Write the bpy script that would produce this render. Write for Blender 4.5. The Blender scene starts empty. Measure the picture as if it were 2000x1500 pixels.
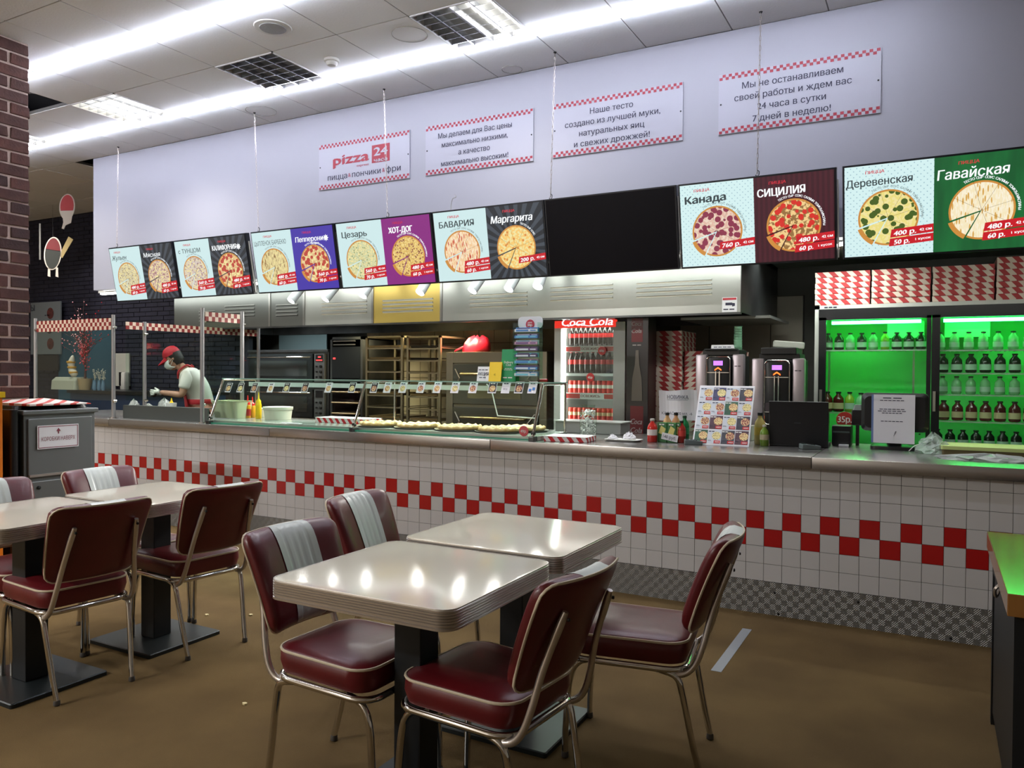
import bpy, bmesh, math, random
from mathutils import Vector, Matrix
from mathutils.geometry import tessellate_polygon
random.seed(7)
PI = math.pi; D = math.radians
SC = bpy.context.scene
COL = SC.collection

# ------------------------------------------------------------------ camera
YAW, PIT, ROL, FPX, CH = .4978, .0155, .0063, 1520.6, 1.376
_c, _s = math.cos(YAW), math.sin(YAW)
CF = Vector((-_s*math.cos(PIT), _c*math.cos(PIT), -math.sin(PIT)))
_R = Vector((_c, _s, 0)); _U = _R.cross(CF)
CR = _R*math.cos(ROL) + _U*math.sin(ROL); CU = -_R*math.sin(ROL) + _U*math.cos(ROL)
cam = bpy.data.objects.new('camera', bpy.data.cameras.new('camera')); COL.objects.link(cam)
cam.matrix_world = Matrix(((CR.x, CU.x, -CF.x, 0), (CR.y, CU.y, -CF.y, 0), (CR.z, CU.z, -CF.z, CH), (0, 0, 0, 1)))
cam.data.sensor_width = 36; cam.data.lens = FPX/2000*36
cam.data.clip_start = .05; cam.data.clip_end = 60
SC.camera = cam

def at(px, py, ax, v):          # a point of the place seen at a pixel, on a real plane of the room
    d = CF + CR*((px-1000)/FPX) + CU*((750-py)/FPX)
    k = 'xyz'.index(ax); o = Vector((0, 0, CH))
    return o + d*((v-o[k])/d[k])
def X(px, Y, py=730): return at(px, py, 'y', Y).x
def Z(px, py, Y): return at(px, py, 'y', Y).z

# ------------------------------------------------------------------ world, exposure
W = bpy.data.worlds.new('world'); SC.world = W; W.use_nodes = True
W.node_tree.nodes['Background'].inputs[0].default_value = (.05, .05, .06, 1)
W.node_tree.nodes['Background'].inputs[1].default_value = .3
SC.view_settings.view_transform = 'Standard'; SC.view_settings.look = 'None'
SC.view_settings.exposure = 0; SC.view_settings.gamma = 1; SC.view_settings.use_curve_mapping = False
SC.cycles.max_bounces = 7; SC.cycles.diffuse_bounces = 3; SC.cycles.glossy_bounces = 3
SC.cycles.transparent_max_bounces = 16; SC.cycles.caustics_reflective = False; SC.cycles.caustics_refractive = False
SC.cycles.sample_clamp_indirect = 4

CEIL, FAS_Y, FAS_Z = 3.667, 5.30, 2.238
LED = 68.0           # strip emission
SPOT_W = 60
def area(name, loc, rot, sx, sy, watt, col):
    l = bpy.data.lights.new(name, 'AREA'); l.shape = 'RECTANGLE'; l.size = sx; l.size_y = sy; l.energy = watt; l.color = col; l.spread = D(140) if 'kitchen' in name else PI if 'batten' in name else D(125)
    o = bpy.data.objects.new(name, l); COL.objects.link(o); o.location = loc; o.rotation_euler = rot
    return o
# recessed louvre lamps: the lit ones in view, and two unseen ones added to brighten the left side
for x_, y_, w_ in ((-6.32, 4.42, 26), (-8.12, 4.42, 20), (-2.72, 4.55, 10), (-6.0, 2.15, 190), (-8.7, 1.4, 90)):
    area('louvre_lamp_light', (x_, y_, CEIL-.012), (0, 0, 0), .5, .5, w_, (1, .97, .9))
for x_, y_, w_ in ((-5.2, -2.3, 290), (-9.0, -1.5, 210)):      # unseen fill lamps added behind the camera to brighten the tiled counter
    area('batten_lamp_light', (x_, y_, CEIL-.03), (0, 0, 0), 1.2, .2, w_, (1, .98, .95))

# ------------------------------------------------------------------ materials
def lin(c):
    return tuple(((x/255)/12.92 if x/255 <= .04045 else ((x/255+.055)/1.055)**2.4) for x in c) + (1,)
MATS = {}
def mat(name, rgb, rough=.5, metal=0, emis=0, noise=None, bump=None, coat=0, alpha=1, spec=None):
    if name in MATS: return MATS[name]
    m = bpy.data.materials.new(name); m.use_nodes = True; nt = m.node_tree; b = nt.nodes['Principled BSDF']
    b.inputs['Base Color'].default_value = lin(rgb); b.inputs['Roughness'].default_value = rough
    b.inputs['Metallic'].default_value = metal; b.inputs['Coat Weight'].default_value = coat
    b.inputs['Coat Roughness'].default_value = .08; b.inputs['Alpha'].default_value = alpha
    if spec is not None: b.inputs['Specular IOR Level'].default_value = spec
    if emis:
        b.inputs['Emission Color'].default_value = lin(rgb); b.inputs['Emission Strength'].default_value = emis
        b.inputs['Base Color'].default_value = (.01, .01, .01, 1)
    tc = nt.nodes.new('ShaderNodeTexCoord')
    def tex(scale, stretch=(1, 1, 1), detail=3):
        mp = nt.nodes.new('ShaderNodeMapping'); mp.inputs['Scale'].default_value = stretch
        nt.links.new(tc.outputs['Object'], mp.inputs[0])
        n = nt.nodes.new('ShaderNodeTexNoise'); n.inputs['Scale'].default_value = scale; n.inputs['Detail'].default_value = detail
        nt.links.new(mp.outputs[0], n.inputs[0]); return n
    if noise:   # (scale, second colour, stretch)
        n = tex(noise[0], noise[2] if len(noise) > 2 else (1, 1, 1))
        r = nt.nodes.new('ShaderNodeValToRGB'); r.color_ramp.elements[0].position = .35; r.color_ramp.elements[1].position = .65
        r.color_ramp.elements[0].color = lin(rgb); r.color_ramp.elements[1].color = lin(noise[1])
        nt.links.new(n.outputs[0], r.inputs[0])
        nt.links.new(r.outputs[0], b.inputs['Emission Color' if emis else 'Base Color'])
    if bump:    # (scale, strength, stretch)
        n = tex(bump[0], bump[2] if len(bump) > 2 else (1, 1, 1), 2)
        bp = nt.nodes.new('ShaderNodeBump'); bp.inputs['Strength'].default_value = bump[1]; bp.inputs['Distance'].default_value = .004
        nt.links.new(n.outputs[0], bp.inputs['Height']); nt.links.new(bp.outputs[0], b.inputs['Normal'])
    MATS[name] = m
    return m
def emit(name, rgb, s=1.0): return mat(name, rgb, .6, 0, s)
def mathn(nt, op, a, b=None):
    n = nt.nodes.new('ShaderNodeMath'); n.operation = op
    for i, v in enumerate((a, b)):
        if v is None: continue
        if isinstance(v, (int, float)): n.inputs[i].default_value = v
        else: nt.links.new(v, n.inputs[i])
    return n.outputs[0]
def glass_mat(name, tint=(245, 252, 248), ior=1.35, rough=0.02):
    m = bpy.data.materials.new(name); m.use_nodes = True; nt = m.node_tree; nt.nodes.clear()
    o = nt.nodes.new('ShaderNodeOutputMaterial'); mx = nt.nodes.new('ShaderNodeMixShader'); f = nt.nodes.new('ShaderNodeLayerWeight')
    t = nt.nodes.new('ShaderNodeBsdfTransparent'); g = nt.nodes.new('ShaderNodeBsdfGlossy')
    f.inputs[0].default_value = .5; t.inputs[0].default_value = lin(tint); g.inputs['Roughness'].default_value = rough
    nt.links.new(mathn(nt, 'ADD', mathn(nt, 'MULTIPLY', mathn(nt, 'POWER', f.outputs[1], 4), .5), .03), mx.inputs[0]); nt.links.new(t.outputs[0], mx.inputs[1]); nt.links.new(g.outputs[0], mx.inputs[2])
    nt.links.new(mx.outputs[0], o.inputs[0]); return m
def stripes(name, c1, c2, kx, kz, per, duty=.5, emis=0):    # diagonal printed stripes
    m = mat(name, c1, .6); nt = m.node_tree; b = nt.nodes['Principled BSDF']; tc = nt.nodes['Texture Coordinate']
    sp = nt.nodes.new('ShaderNodeSeparateXYZ'); nt.links.new(tc.outputs['Object'], sp.inputs[0])
    v = mathn(nt, 'ADD', mathn(nt, 'MULTIPLY', mathn(nt, 'ADD', sp.outputs[0], sp.outputs[1]), kx/per), mathn(nt, 'MULTIPLY', sp.outputs[2], kz/per))
    g = mathn(nt, 'GREATER_THAN', mathn(nt, 'FRACT', mathn(nt, 'ADD', v, 100)), duty)
    mx = nt.nodes.new('ShaderNodeMix'); mx.data_type = 'RGBA'; nt.links.new(g, mx.inputs[0])
    mx.inputs[6].default_value = lin(c1); mx.inputs[7].default_value = lin(c2)
    nt.links.new(mx.outputs[2], b.inputs['Emission Color' if emis else 'Base Color'])
    if emis: b.inputs['Emission Strength'].default_value = emis; b.inputs['Base Color'].default_value = (.01, .01, .01, 1)
    return m
def pizza_mat(name, cheese, top, scale=28, thr=.42, R=.14, emis=1.0, third=(240, 225, 160), crust=(205, 140, 60), streak=0):
    m = mat(name, cheese, .6, 0, emis); nt = m.node_tree; b = nt.nodes['Principled BSDF']; tc = nt.nodes['Texture Coordinate']
    mp = nt.nodes.new('ShaderNodeMapping'); nt.links.new(tc.outputs['Object'], mp.inputs[0]); mp.inputs['Location'].default_value = (.37, .21, .13)
    if streak: mp.inputs['Scale'].default_value = (2.4, 1, .5) ; mp.inputs['Rotation'].default_value = (0, .5, 0)
    vo = nt.nodes.new('ShaderNodeTexVoronoi'); vo.inputs['Scale'].default_value = scale; nt.links.new(mp.outputs[0], vo.inputs[0])
    no = nt.nodes.new('ShaderNodeTexNoise'); no.inputs['Scale'].default_value = scale*2.2; nt.links.new(mp.outputs[0], no.inputs[0])
    g = mathn(nt, 'LESS_THAN', mathn(nt, 'MULTIPLY', vo.outputs['Distance'], 1.0), thr)
    def mix(f, a, c):
        mx = nt.nodes.new('ShaderNodeMix'); mx.data_type = 'RGBA'
        nt.links.new(f, mx.inputs[0])
        for i, v in ((6, a), (7, c)):
            if isinstance(v, tuple): mx.inputs[i].default_value = lin(v)
            else: nt.links.new(v, mx.inputs[i])
        return mx.outputs[2]
    nn = mathn(nt, 'GREATER_THAN', no.outputs[0], .52)
    base = mix(nn, cheese, third)
    col = mix(g, base, top)
    sp = nt.nodes.new('ShaderNodeVectorMath'); sp.operation = 'LENGTH'; nt.links.new(tc.outputs['Object'], sp.inputs[0])
    ring = mathn(nt, 'GREATER_THAN', sp.outputs['Value'], R*.9)
    col = mix(ring, col, crust)
    nt.links.new(col, b.inputs['Emission Color' if emis else 'Base Color'])
    return m

steel = mat('brushed_steel', (150, 150, 148), .3, .9, bump=(40, .08, (1, 30, 30)))
steel_d = mat('dark_steel', (95, 98, 98), .35, .85, noise=(3, (70, 72, 74)))
steel_l = mat('hood_steel', (178, 180, 176), .34, .75, noise=(1.2, (160, 165, 160)))
hood_refl = mat('hood_yellow', (196, 172, 92), .35, .6)  # yellow reflection on the steel, painted as the panel's colour
chrome = mat('chrome', (215, 212, 208), .1, 1)
chrome_w = mat('chrome_worn', (205, 198, 192), .28, .85)
black = mat('black_plastic', (16, 17, 20), .35)
blackm = mat('black_metal', (18, 22, 26), .45, .2)
white = mat('white_plastic', (225, 225, 220), .4)
paper = mat('white_paper', (228, 228, 232), .7)
red = mat('red_paint', (190, 30, 32), .4)
dred = mat('dark_red_print', (130, 25, 35), .5)
navy = mat('navy_ink', (38, 38, 62), .6)
maroon = mat('maroon_vinyl', (95, 18, 24), .36, coat=.06, noise=(5, (82, 14, 21)), bump=(60, .05))
vinylw = mat('white_vinyl', (205, 212, 208), .32)
piping = mat('cream_piping', (205, 190, 165), .35)
glass = glass_mat('clear_glass')
glass_g = glass_mat('green_edge_glass', (236, 250, 243))
gedge = mat('glass_edge_green', (60, 150, 120), .2)
green = mat('green_card', (20, 140, 85), .5)
yellow = mat('yellow_plastic', (240, 200, 20), .4)
cream = mat('cream_tile', (205, 195, 165), .5)

# ------------------------------------------------------------------ mesh builder
_gl = {}
_fcu = bpy.data.curves.new('font_source', 'FONT'); _fob = bpy.data.objects.new('font_source', _fcu)
def glyph(s, bold=0, sp=1.0):
    k = (s, bold, sp)
    if k not in _gl:
        _fcu.body = s; _fcu.size = 1; _fcu.space_character = sp; _fcu.resolution_u = 2; _fcu.fill_mode = 'NONE'
        m = bpy.data.meshes.new_from_object(_fob)
        P = [tuple(v.co[:2]) for v in m.vertices]; nb = {}
        for e in m.edges:
            a, b = e.vertices; nb.setdefault(a, []).append(b); nb.setdefault(b, []).append(a)
        bpy.data.meshes.remove(m)
        loops, seen = [], set()
        for i0 in range(len(P)):
            if i0 in seen or i0 not in nb: continue
            lp, c, pv = [i0], nb[i0][0], i0; seen.add(i0)
            while c != i0 and c not in seen:
                lp.append(c); seen.add(c); nx = [q for q in nb[c] if q != pv]; pv, c = c, (nx[0] if nx else i0)
            if len(lp) > 2: loops.append(lp)
        def ar(lp): return sum(P[a][0]*P[b][1]-P[b][0]*P[a][1] for a, b in zip(lp, lp[1:]+lp[:1]))/2
        def inside(pt, lp):
            c = False
            for a, b in zip(lp, lp[1:]+lp[:1]):
                (x1, y1), (x2, y2) = P[a], P[b]
                if (y1 > pt[1]) != (y2 > pt[1]) and pt[0] < (x2-x1)*(pt[1]-y1)/(y2-y1)+x1: c = not c
            return c
        for lp in loops:        # contours that nick themselves: pull the offending corner back over the crossing
            n = len(lp)
            for i in range(n):
                for j in range(i+2, n):
                    if i == 0 and j == n-1: continue
                    a, b, c, d = lp[i], lp[(i+1) % n], lp[j], lp[(j+1) % n]
                    (ax, ay), (bx, by), (cx, cy), (dx, dy) = P[a], P[b], P[c], P[d]
                    den = (bx-ax)*(dy-cy)-(by-ay)*(dx-cx)
                    if abs(den) < 1e-12: continue
                    t = ((cx-ax)*(dy-cy)-(cy-ay)*(dx-cx))/den; u = ((cx-ax)*(by-ay)-(cy-ay)*(bx-ax))/den
                    if 0 < t < 1 and 0 < u < 1:
                        x, y = ax+t*(bx-ax), ay+t*(by-ay)
                        for p_, o_ in ((a, b), (b, a), (c, d), (d, c)):
                            if math.hypot(P[p_][0]-x, P[p_][1]-y) < .03:
                                L_ = math.hypot(P[o_][0]-x, P[o_][1]-y) or 1
                                P[p_] = (x+(P[o_][0]-x)/L_*.003, y+(P[o_][1]-y)/L_*.003)
        # walk direction follows edge order, so tell holes by nesting: a loop wholly inside another
        def holes_of(o, others): return [h for h in others if h is not o and abs(ar(h)) < abs(ar(o)) and all(inside(P[q], o) for q in h)]
        H = {id(h) for o in loops for h in holes_of(o, loops)}
        vs, fs = [], []
        for o in loops:
            if id(o) in H: continue
            grp = [o]+holes_of(o, loops); b0 = len(vs); flat = [q for g in grp for q in g]; vs += [P[q] for q in flat]
            for tri in tessellate_polygon([[Vector((P[q][0], P[q][1], 0)) for q in g] for g in grp]): fs.append(tuple(b0+q for q in tri))
        _gl[k] = (vs, fs)
    return _gl[k]
class MB:
    def __init__(s): s.v, s.f, s.m = [], [], []
    def add(s, vs, fs, m=0):
        b = len(s.v); s.v += [tuple(v) for v in vs]; s.f += [tuple(i+b for i in f) for f in fs]; s.m += [m]*len(fs); return s
    def box(s, x0, x1, y0, y1, z0, z1, m=0):
        return s.add([(x0, y0, z0), (x1, y0, z0), (x1, y1, z0), (x0, y1, z0), (x0, y0, z1), (x1, y0, z1), (x1, y1, z1), (x0, y1, z1)],
                     [(0, 3, 2, 1), (4, 5, 6, 7), (0, 1, 5, 4), (1, 2, 6, 5), (2, 3, 7, 6), (3, 0, 4, 7)], m)
    def quad(s, a, b, c, d, m=0): return s.add([a, b, c, d], [(0, 1, 2, 3)], m)
    def rect(s, x0, x1, z0, z1, y=0, m=0): return s.quad((x0, y, z0), (x1, y, z0), (x1, y, z1), (x0, y, z1), m)
    def rings(s, rs, m=0, cap0=True, cap1=True, close=False):
        n = len(rs[0]); vs = [p for r in rs for p in r]; fs = []
        k = len(rs)
        for i in range(k if close else k-1):
            a, b = i*n, ((i+1) % k)*n
            for j in range(n): fs.append((a+j, a+(j+1) % n, b+(j+1) % n, b+j))
        if not close:
            if cap0: fs.append(tuple(reversed(range(n))))
            if cap1: fs.append(tuple(range((k-1)*n, k*n)))
        return s.add(vs, fs, m)
    def lathe(s, prof, n=16, o=(0, 0, 0), m=0, axis='z'):
        rs = []
        for r, h in prof:
            ring = []
            for j in range(n):
                a = 2*PI*j/n
                if axis == 'z': ring.append((o[0]+r*math.cos(a), o[1]+r*math.sin(a), o[2]+h))
                elif axis == 'y': ring.append((o[0]+r*math.cos(a), o[1]+h, o[2]-r*math.sin(a)))
                else: ring.append((o[0]+h, o[1]+r*math.cos(a), o[2]+r*math.sin(a)))
            rs.append(ring)
        return s.rings(rs, m)
    def tube(s, pts, r, n=8, m=0, close=False):
        pts = [Vector(p) for p in pts]; k = len(pts); rr = r if isinstance(r, (list, tuple)) else [r]*k
        up = Vector((0, 0, 1)); rs = []
        nrm = None
        for i, p in enumerate(pts):
            a = pts[(i-1) % k] if (i or close) else p; b = pts[(i+1) % k] if (i < k-1 or close) else p
            t = (b-a).normalized()
            if nrm is None: nrm = t.cross(up if abs(t.z) < .9 else Vector((1, 0, 0))).normalized()
            nrm = (nrm - t*nrm.dot(t)).normalized(); bn = t.cross(nrm)
            rs.append([p + (nrm*math.cos(2*PI*j/n) + bn*math.sin(2*PI*j/n))*rr[i] for j in range(n)])
        return s.rings(rs, m, close=close)
    def poly(s, pts, y0, y1, m=0):      # outline in x,z extruded along y
        n = len(pts); vs = [(p[0], y0, p[1]) for p in pts] + [(p[0], y1, p[1]) for p in pts]
        fs = [tuple(range(n)), tuple(reversed(range(n, 2*n)))] + [(i, i+n, (i+1) % n+n, (i+1) % n) for i in range(n)]
        return s.add(vs, fs, m)
    def text(s, t, cx, cz, h, m=0, w=None, y=-.002, shear=0, rot=0, bold=.0, sp=1.0, align='c'):
        if t[0] == '~':        # print too small to read: a row of dashes
            n_ = int(t[1:]); w = w or h*n_; cr, sr = math.cos(rot), math.sin(rot)
            for q in range(n_):
                a, b = -w/2+w*q/n_, -w/2+w*(q+.8)/n_
                s.add([(cx+a, y, cz-h*.35), (cx+b, y, cz-h*.35), (cx+b, y, cz+h*.35), (cx+a, y, cz+h*.35)], [(0, 1, 2, 3)], m)
            return s
        vs, fs = glyph(t, 0, sp)
        if not vs: return s
        if bold and not s.__dict__.get('_b'):
            s._b = 1; n_ = 3 if bold > .025 else 2; d = bold*1.3*h
            for q in range(n_):
                o = -d+2*d*q/(n_-1)
                s.text(t, cx+o*math.cos(rot), cz+o*math.sin(rot)+(o*.5 if bold > .04 else 0), h, m, w, y-.00002*q, shear, rot, 0, sp, align)
            s._b = 0; return s
        x0 = min(v[0] for v in vs); x1 = max(v[0] for v in vs); k = h/.72
        kx = k if w is None else w/max(1e-6, x1-x0)
        mid = (x0+x1)/2 if align == 'c' else x0
        out = []; cr, sr = math.cos(rot), math.sin(rot)
        for a, b in vs:
            xx = (a-mid)*kx + shear*(b-.36)*k; zz = (b-.36)*k
            out.append((cx+xx*cr-zz*sr, y, cz+xx*sr+zz*cr))
        return s.add(out, fs, m)
    def disc(s, cx, cz, r, y=0, m=0, n=24, a0=0, a1=2*PI):
        vs = [(cx, y, cz)] + [(cx+r*math.cos(a0+(a1-a0)*i/n), y, cz+r*math.sin(a0+(a1-a0)*i/n)) for i in range(n+1)]
        return s.add(vs, [(0, i+1, i+2) for i in range(n)], m)
    def build(s, name, mats, parent=None, smooth=None, bev=0, loc=None, rot=None, kind=None, label=None):
        if not isinstance(mats, (list, tuple)): mats = [mats]
        me = bpy.data.meshes.new(name); me.from_pydata(s.v, [], s.f)
        for mt in mats: me.materials.append(mt)
        if len(mats) > 1: me.polygons.foreach_set('material_index', s.m)
        if bev:
            bm = bmesh.new(); bm.from_mesh(me); bmesh.ops.bevel(bm, geom=bm.edges[:], offset=bev, segments=2, profile=.6, affect='EDGES', clamp_overlap=True)
            bm.to_mesh(me); bm.free()
        if smooth:
            me.polygons.foreach_set('use_smooth', [True]*len(me.polygons)); me.set_sharp_from_angle(angle=math.radians(smooth))
        me.update()
        o = bpy.data.objects.new(name, me); COL.objects.link(o)
        if parent is not None: o.parent = parent
        if loc is not None: o.location = loc
        if rot is not None: o.rotation_euler = rot
        if kind: o['kind'] = kind
        if label: o['label'] = label
        return o
def tag(o, label, cat, group=None):
    o['label'] = label; o['category'] = cat
    if group: o['group'] = group
    return o
def thing(name, label, cat, loc=(0, 0, 0), rz=0, group=None, rx=0):
    o = bpy.data.objects.new(name, None); COL.objects.link(o); o.empty_display_size = .1
    o.location = loc; o.rotation_euler = (rx, 0, rz); return tag(o, label, cat, group)
def kids():
    d = {}
    for o in bpy.data.objects:
        if o.parent: d.setdefault(o.parent.name, []).append(o)
    return d
def dup(root, loc, rz, label, K=None):
    r = root.copy(); COL.objects.link(r); r.location = loc; r.rotation_euler[2] = rz; r['label'] = label
    if K:
        for ch in K.get(root.name, []):
            c = ch.copy(); COL.objects.link(c); c.parent = r
            for g in K.get(ch.name, []):
                d = g.copy(); COL.objects.link(d); d.parent = c
    return r
def curve(pts, n=5):     # Catmull-Rom through the points
    P = [Vector(p) for p in pts]; P = [P[0]*2-P[1]] + P + [P[-1]*2-P[-2]]; out = []
    for i in range(1, len(P)-2):
        for k in range(n):
            t = k/n; a, b, c, d = P[i-1:i+3]
            out.append(.5*((2*b)+(c-a)*t+(2*a-5*b+4*c-d)*t*t+(3*b-a-3*c+d)*t**3))
    out.append(P[-2]); return out
def rrect(x0, x1, y0, y1, r, z, n=5, taper=0):
    out = []
    for cx, cy, a in ((x1-r, y1-r, 0), (x0+r, y1-r, 90), (x0+r, y0+r, 180), (x1-r, y0+r, 270)):
        for i in range(n+1):
            t = math.radians(a+90*i/n); px, py = cx+r*math.cos(t), cy+r*math.sin(t)
            out.append((px, py*(1+taper*(px-x1)), z))
    return out
ORD = ['first', 'second', 'third', 'fourth', 'fifth', 'sixth', 'seventh', 'eighth', 'ninth', 'tenth', 'eleventh', 'twelfth', 'thirteenth', 'fourteenth',
       'fifteenth', 'sixteenth', 'seventeenth', 'eighteenth', 'nineteenth', 'twentieth', 'twenty-first', 'twenty-second', 'twenty-third', 'twenty-fourth', 'twenty-fifth', 'twenty-sixth']

# ================================================================== SETTING
floor_m = mat('carpet', (112, 92, 60), .95, noise=(2.2, (96, 78, 51)), bump=(420, .9), spec=.1)
def struct(name, mb, m, **k):
    o = mb.build(name, m, **k); o['kind'] = 'structure'; return o
struct('floor', MB().box(-14, 3.5, -4, 7.6, -.05, 0), floor_m)
wallm = mat('white_wall', (164, 165, 177), .55)
# white fascia above the counter
struct('wall_fascia', MB().box(-8.09, 3.5, FAS_Y, FAS_Y+.12, FAS_Z, CEIL), wallm)
struct('ceiling_kitchen', MB().box(-8.09, 3.5, FAS_Y+.12, 7.6, 2.36, 2.42), mat('kitchen_ceiling', (120, 128, 118), .7))
darkwall = mat('dining_wall', (190, 182, 170), .8)
struct('wall_right', MB().box(3.5, 3.6, -4, 7.6, 0, CEIL+.4), darkwall)
struct('wall_left', MB().box(-14.1, -14, -4, 7.6, 0, CEIL+.4), darkwall)
struct('wall_rear', MB().box(-14, 3.5, -4.1, -4, 0, CEIL+.4), darkwall)
backw = struct('wall_back', MB().box(-14, 3.5, 7.6, 7.7, 0, CEIL+.4), mat('kitchen_backwall', (66, 68, 62), .6))
# cream tiled part of the kitchen back wall
Xa, Xb = X(712, 7.5), X(1085, 7.5)
warm = struct('wall_tiled', MB().box(Xa, Xb, 7.55, 7.6, .2, 2.3), mat('grout_cream', (120, 110, 85), .7))
mb = MB()
n = int((Xb-Xa)/.2)
for i in range(n):
    for j in range(8):
        mb.box(Xa+.2*i+.003, Xa+.2*i+.197, 7.54, 7.552, .7+.2*j+.003, .7+.2*j+.197)
mb.build('tile', cream, warm, kind='stuff')
# grey panelled stretch behind the drink machines
pw = struct('wall_panelled', MB().box(X(1325, 7.5), X(1566, 7.5), 7.56, 7.6, .0, 2.1), mat('panel_joint', (60, 58, 52), .7))
for k in range(4):
    xa, xb = X(1325, 7.5), X(1566, 7.5); w_ = (xb-xa)/4
    MB().box(xa+w_*k+.004, xa+w_*(k+1)-.004, 7.545, 7.562, .01, 2.09).build('panel', mat('panel_beige', (150, 145, 132), .5), pw)
# dark brick wall at the far left
dbrick = mat('dark_brick', (40, 40, 58), .75, noise=(3, (28, 30, 46)), bump=(30, .5))
fw = struct('wall_dark_brick', MB().box(-14, -7.62, 7.06, 7.12, 0, CEIL), mat('dark_mortar', (24, 24, 32), .9))
mb = MB()
for j in range(44):
    z = .95+.075*j*.82
    if z > CEIL-.07: break
    off = 0 if j % 2 else .125
    x = -12.6+off
    while x < -7.9:
        d = random.uniform(0, .006); mb.box(x, x+.24, 7.045+d, 7.065, z, z+.052); x += .25
mb.build('brick', dbrick, fw, kind='stuff')

# suspended ceiling: slab with every tile a part
slab = struct('ceiling', MB().box(-14, 3.5, -4, 7.6, CEIL+.25, CEIL+.3), mat('ceiling_void', (130, 130, 132), .9))
GX, GY = -5.42, 5.30
ctile = mat('ceiling_tile', (247, 250, 254), .8, bump=(60, .25))
tm = MB(); tm.box(.004, .596, .004, .586, 0, .014)
proto = None
GR = {(-2, -2): 1, (1, -2): 0, (4, -2): 2, (-5, -2): 1}      # grille cells (x index, y index) and how many tubes glow
MISS = {(-3, -3)}
for i in range(-11, 14):
    for j in range(-9, 3):
        if (i, j) in GR or (i, j) in MISS: continue
        x, y = GX+.6*i, GY+.59*j
        if x > 2.9: continue
        if j >= 0 and x > -8.5: continue
        if proto is None: proto = tm.build('ceiling_tile', ctile, slab, bev=.002); t = proto
        else: t = proto.copy(); COL.objects.link(t)
        t.location = (x, y, CEIL+random.uniform(0, .002))
bm_ = MB()
bm_.box(-14, 3.5, -4, GY-9*.59-.003, CEIL, CEIL+.02); bm_.box(-14, GX-11*.6-.003, GY-9*.59, 7.1, CEIL, CEIL+.02); bm_.box(2.9, 3.5, GY-9*.59, 5.3, CEIL, CEIL+.02)
bm_.build('ceiling_tile_field', ctile, slab, kind='stuff')
tb = MB()
for i in range(-11, 15): tb.box(GX+.6*i-.004, GX+.6*i+.004, GY-9*.59, 7.1 if i < -4 else GY, CEIL+.006, CEIL+.03)
for j in range(-9, 4): tb.box(-12.1, 2.95 if j <= 0 else -8.2, GY+.59*j-.004, GY+.59*j+.004, CEIL+.006, CEIL+.03)
tb.build('grid_bar', mat('grid_bar', (120, 120, 118), .6), slab, kind='stuff')
mb = MB(); x, y = GX-1.8, GY-3*.59
mb.quad((x+.02, y+.05, CEIL+.1), (x+.5, y+.1, CEIL+.03), (x+.55, y+.5, CEIL+.06), (x+.1, y+.45, CEIL+.14)); mb.box(x, x+.6, y, y+.59, CEIL+.2, CEIL+.22)
mb.build('torn_insulation', mat('insulation', (150, 152, 160), .6), slab)
# cut-out circles in tiles
for k, (px, py, r) in enumerate(((800, 68, .12), (1000, 136, .075), (510, 217, .13))):
    p = at(px, py, 'z', CEIL-.001); mb = MB()
    mb.rings([[(rr*math.cos(2*PI*j/40), rr*math.sin(2*PI*j/40), zz) for j in range(40)] for rr, zz in ((r, 0), (r+.003, -.001), (r+.003, .002), (r, .002))], close=True); mb.build('tile_cut_ring', mat('ring', (150, 150, 148), .8), slab, loc=p)

# louvre light grilles
glow = emit('fluorescent_glow', (255, 250, 235), 9.0)
louvre = mat('louvre_metal', (205, 208, 215), .18, .95)
gl_lab = ['lit square louvre ceiling light near the left end of the white wall', 'unlit square louvre ceiling light left of the smoke detector',
          'half-lit square louvre ceiling light nearest the photographer', 'lit louvre ceiling light half hidden behind the brick column']
for k, ((i, j), nt_) in enumerate(GR.items()):
    t = thing('louvre_light', gl_lab[k] if k != 1 else 'unlit square louvre ceiling light, between two lit ones', 'ceiling light', (GX+.6*i, GY+.59*j, CEIL), group='louvre ceiling lights')
    gl_lab_i = {(-2, -2): 0, (1, -2): 1, (4, -2): 2, (-5, -2): 3}[(i, j)]; t['label'] = gl_lab[gl_lab_i]
    MB().box(0, .6, 0, .01, -.006, .09).box(0, .6, .58, .59, -.006, .09).box(0, .01, 0, .59, -.006, .09).box(.59, .6, 0, .59, -.006, .09).box(0, .6, 0, .59, .09, .095)\
        .build('housing', mat('light_housing', (225, 225, 225), .4), t)
    for q in range(4):
        lit = nt_ == 1 or (nt_ == 2 and q >= 2)
        MB().lathe([(.008, .02), (.013, .02), (.013, .58), (.008, .58)], 10, (.075+.15*q, 0, .06), axis='y')\
            .build('tube', glow if lit else mat('dead_tube', (190, 190, 200), .3), t, label='glowing fluorescent tube' if lit else None)
    for q in range(1, 4): MB().box(.15*q-.004, .15*q+.004, .01, .58, 0, .04).build('louvre_blade', louvre, t)
    for q in range(1, 7): MB().box(.01, .59, .084*q-.002, .084*q+.002, 0, .04).build('louvre_blade', louvre, t)

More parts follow.
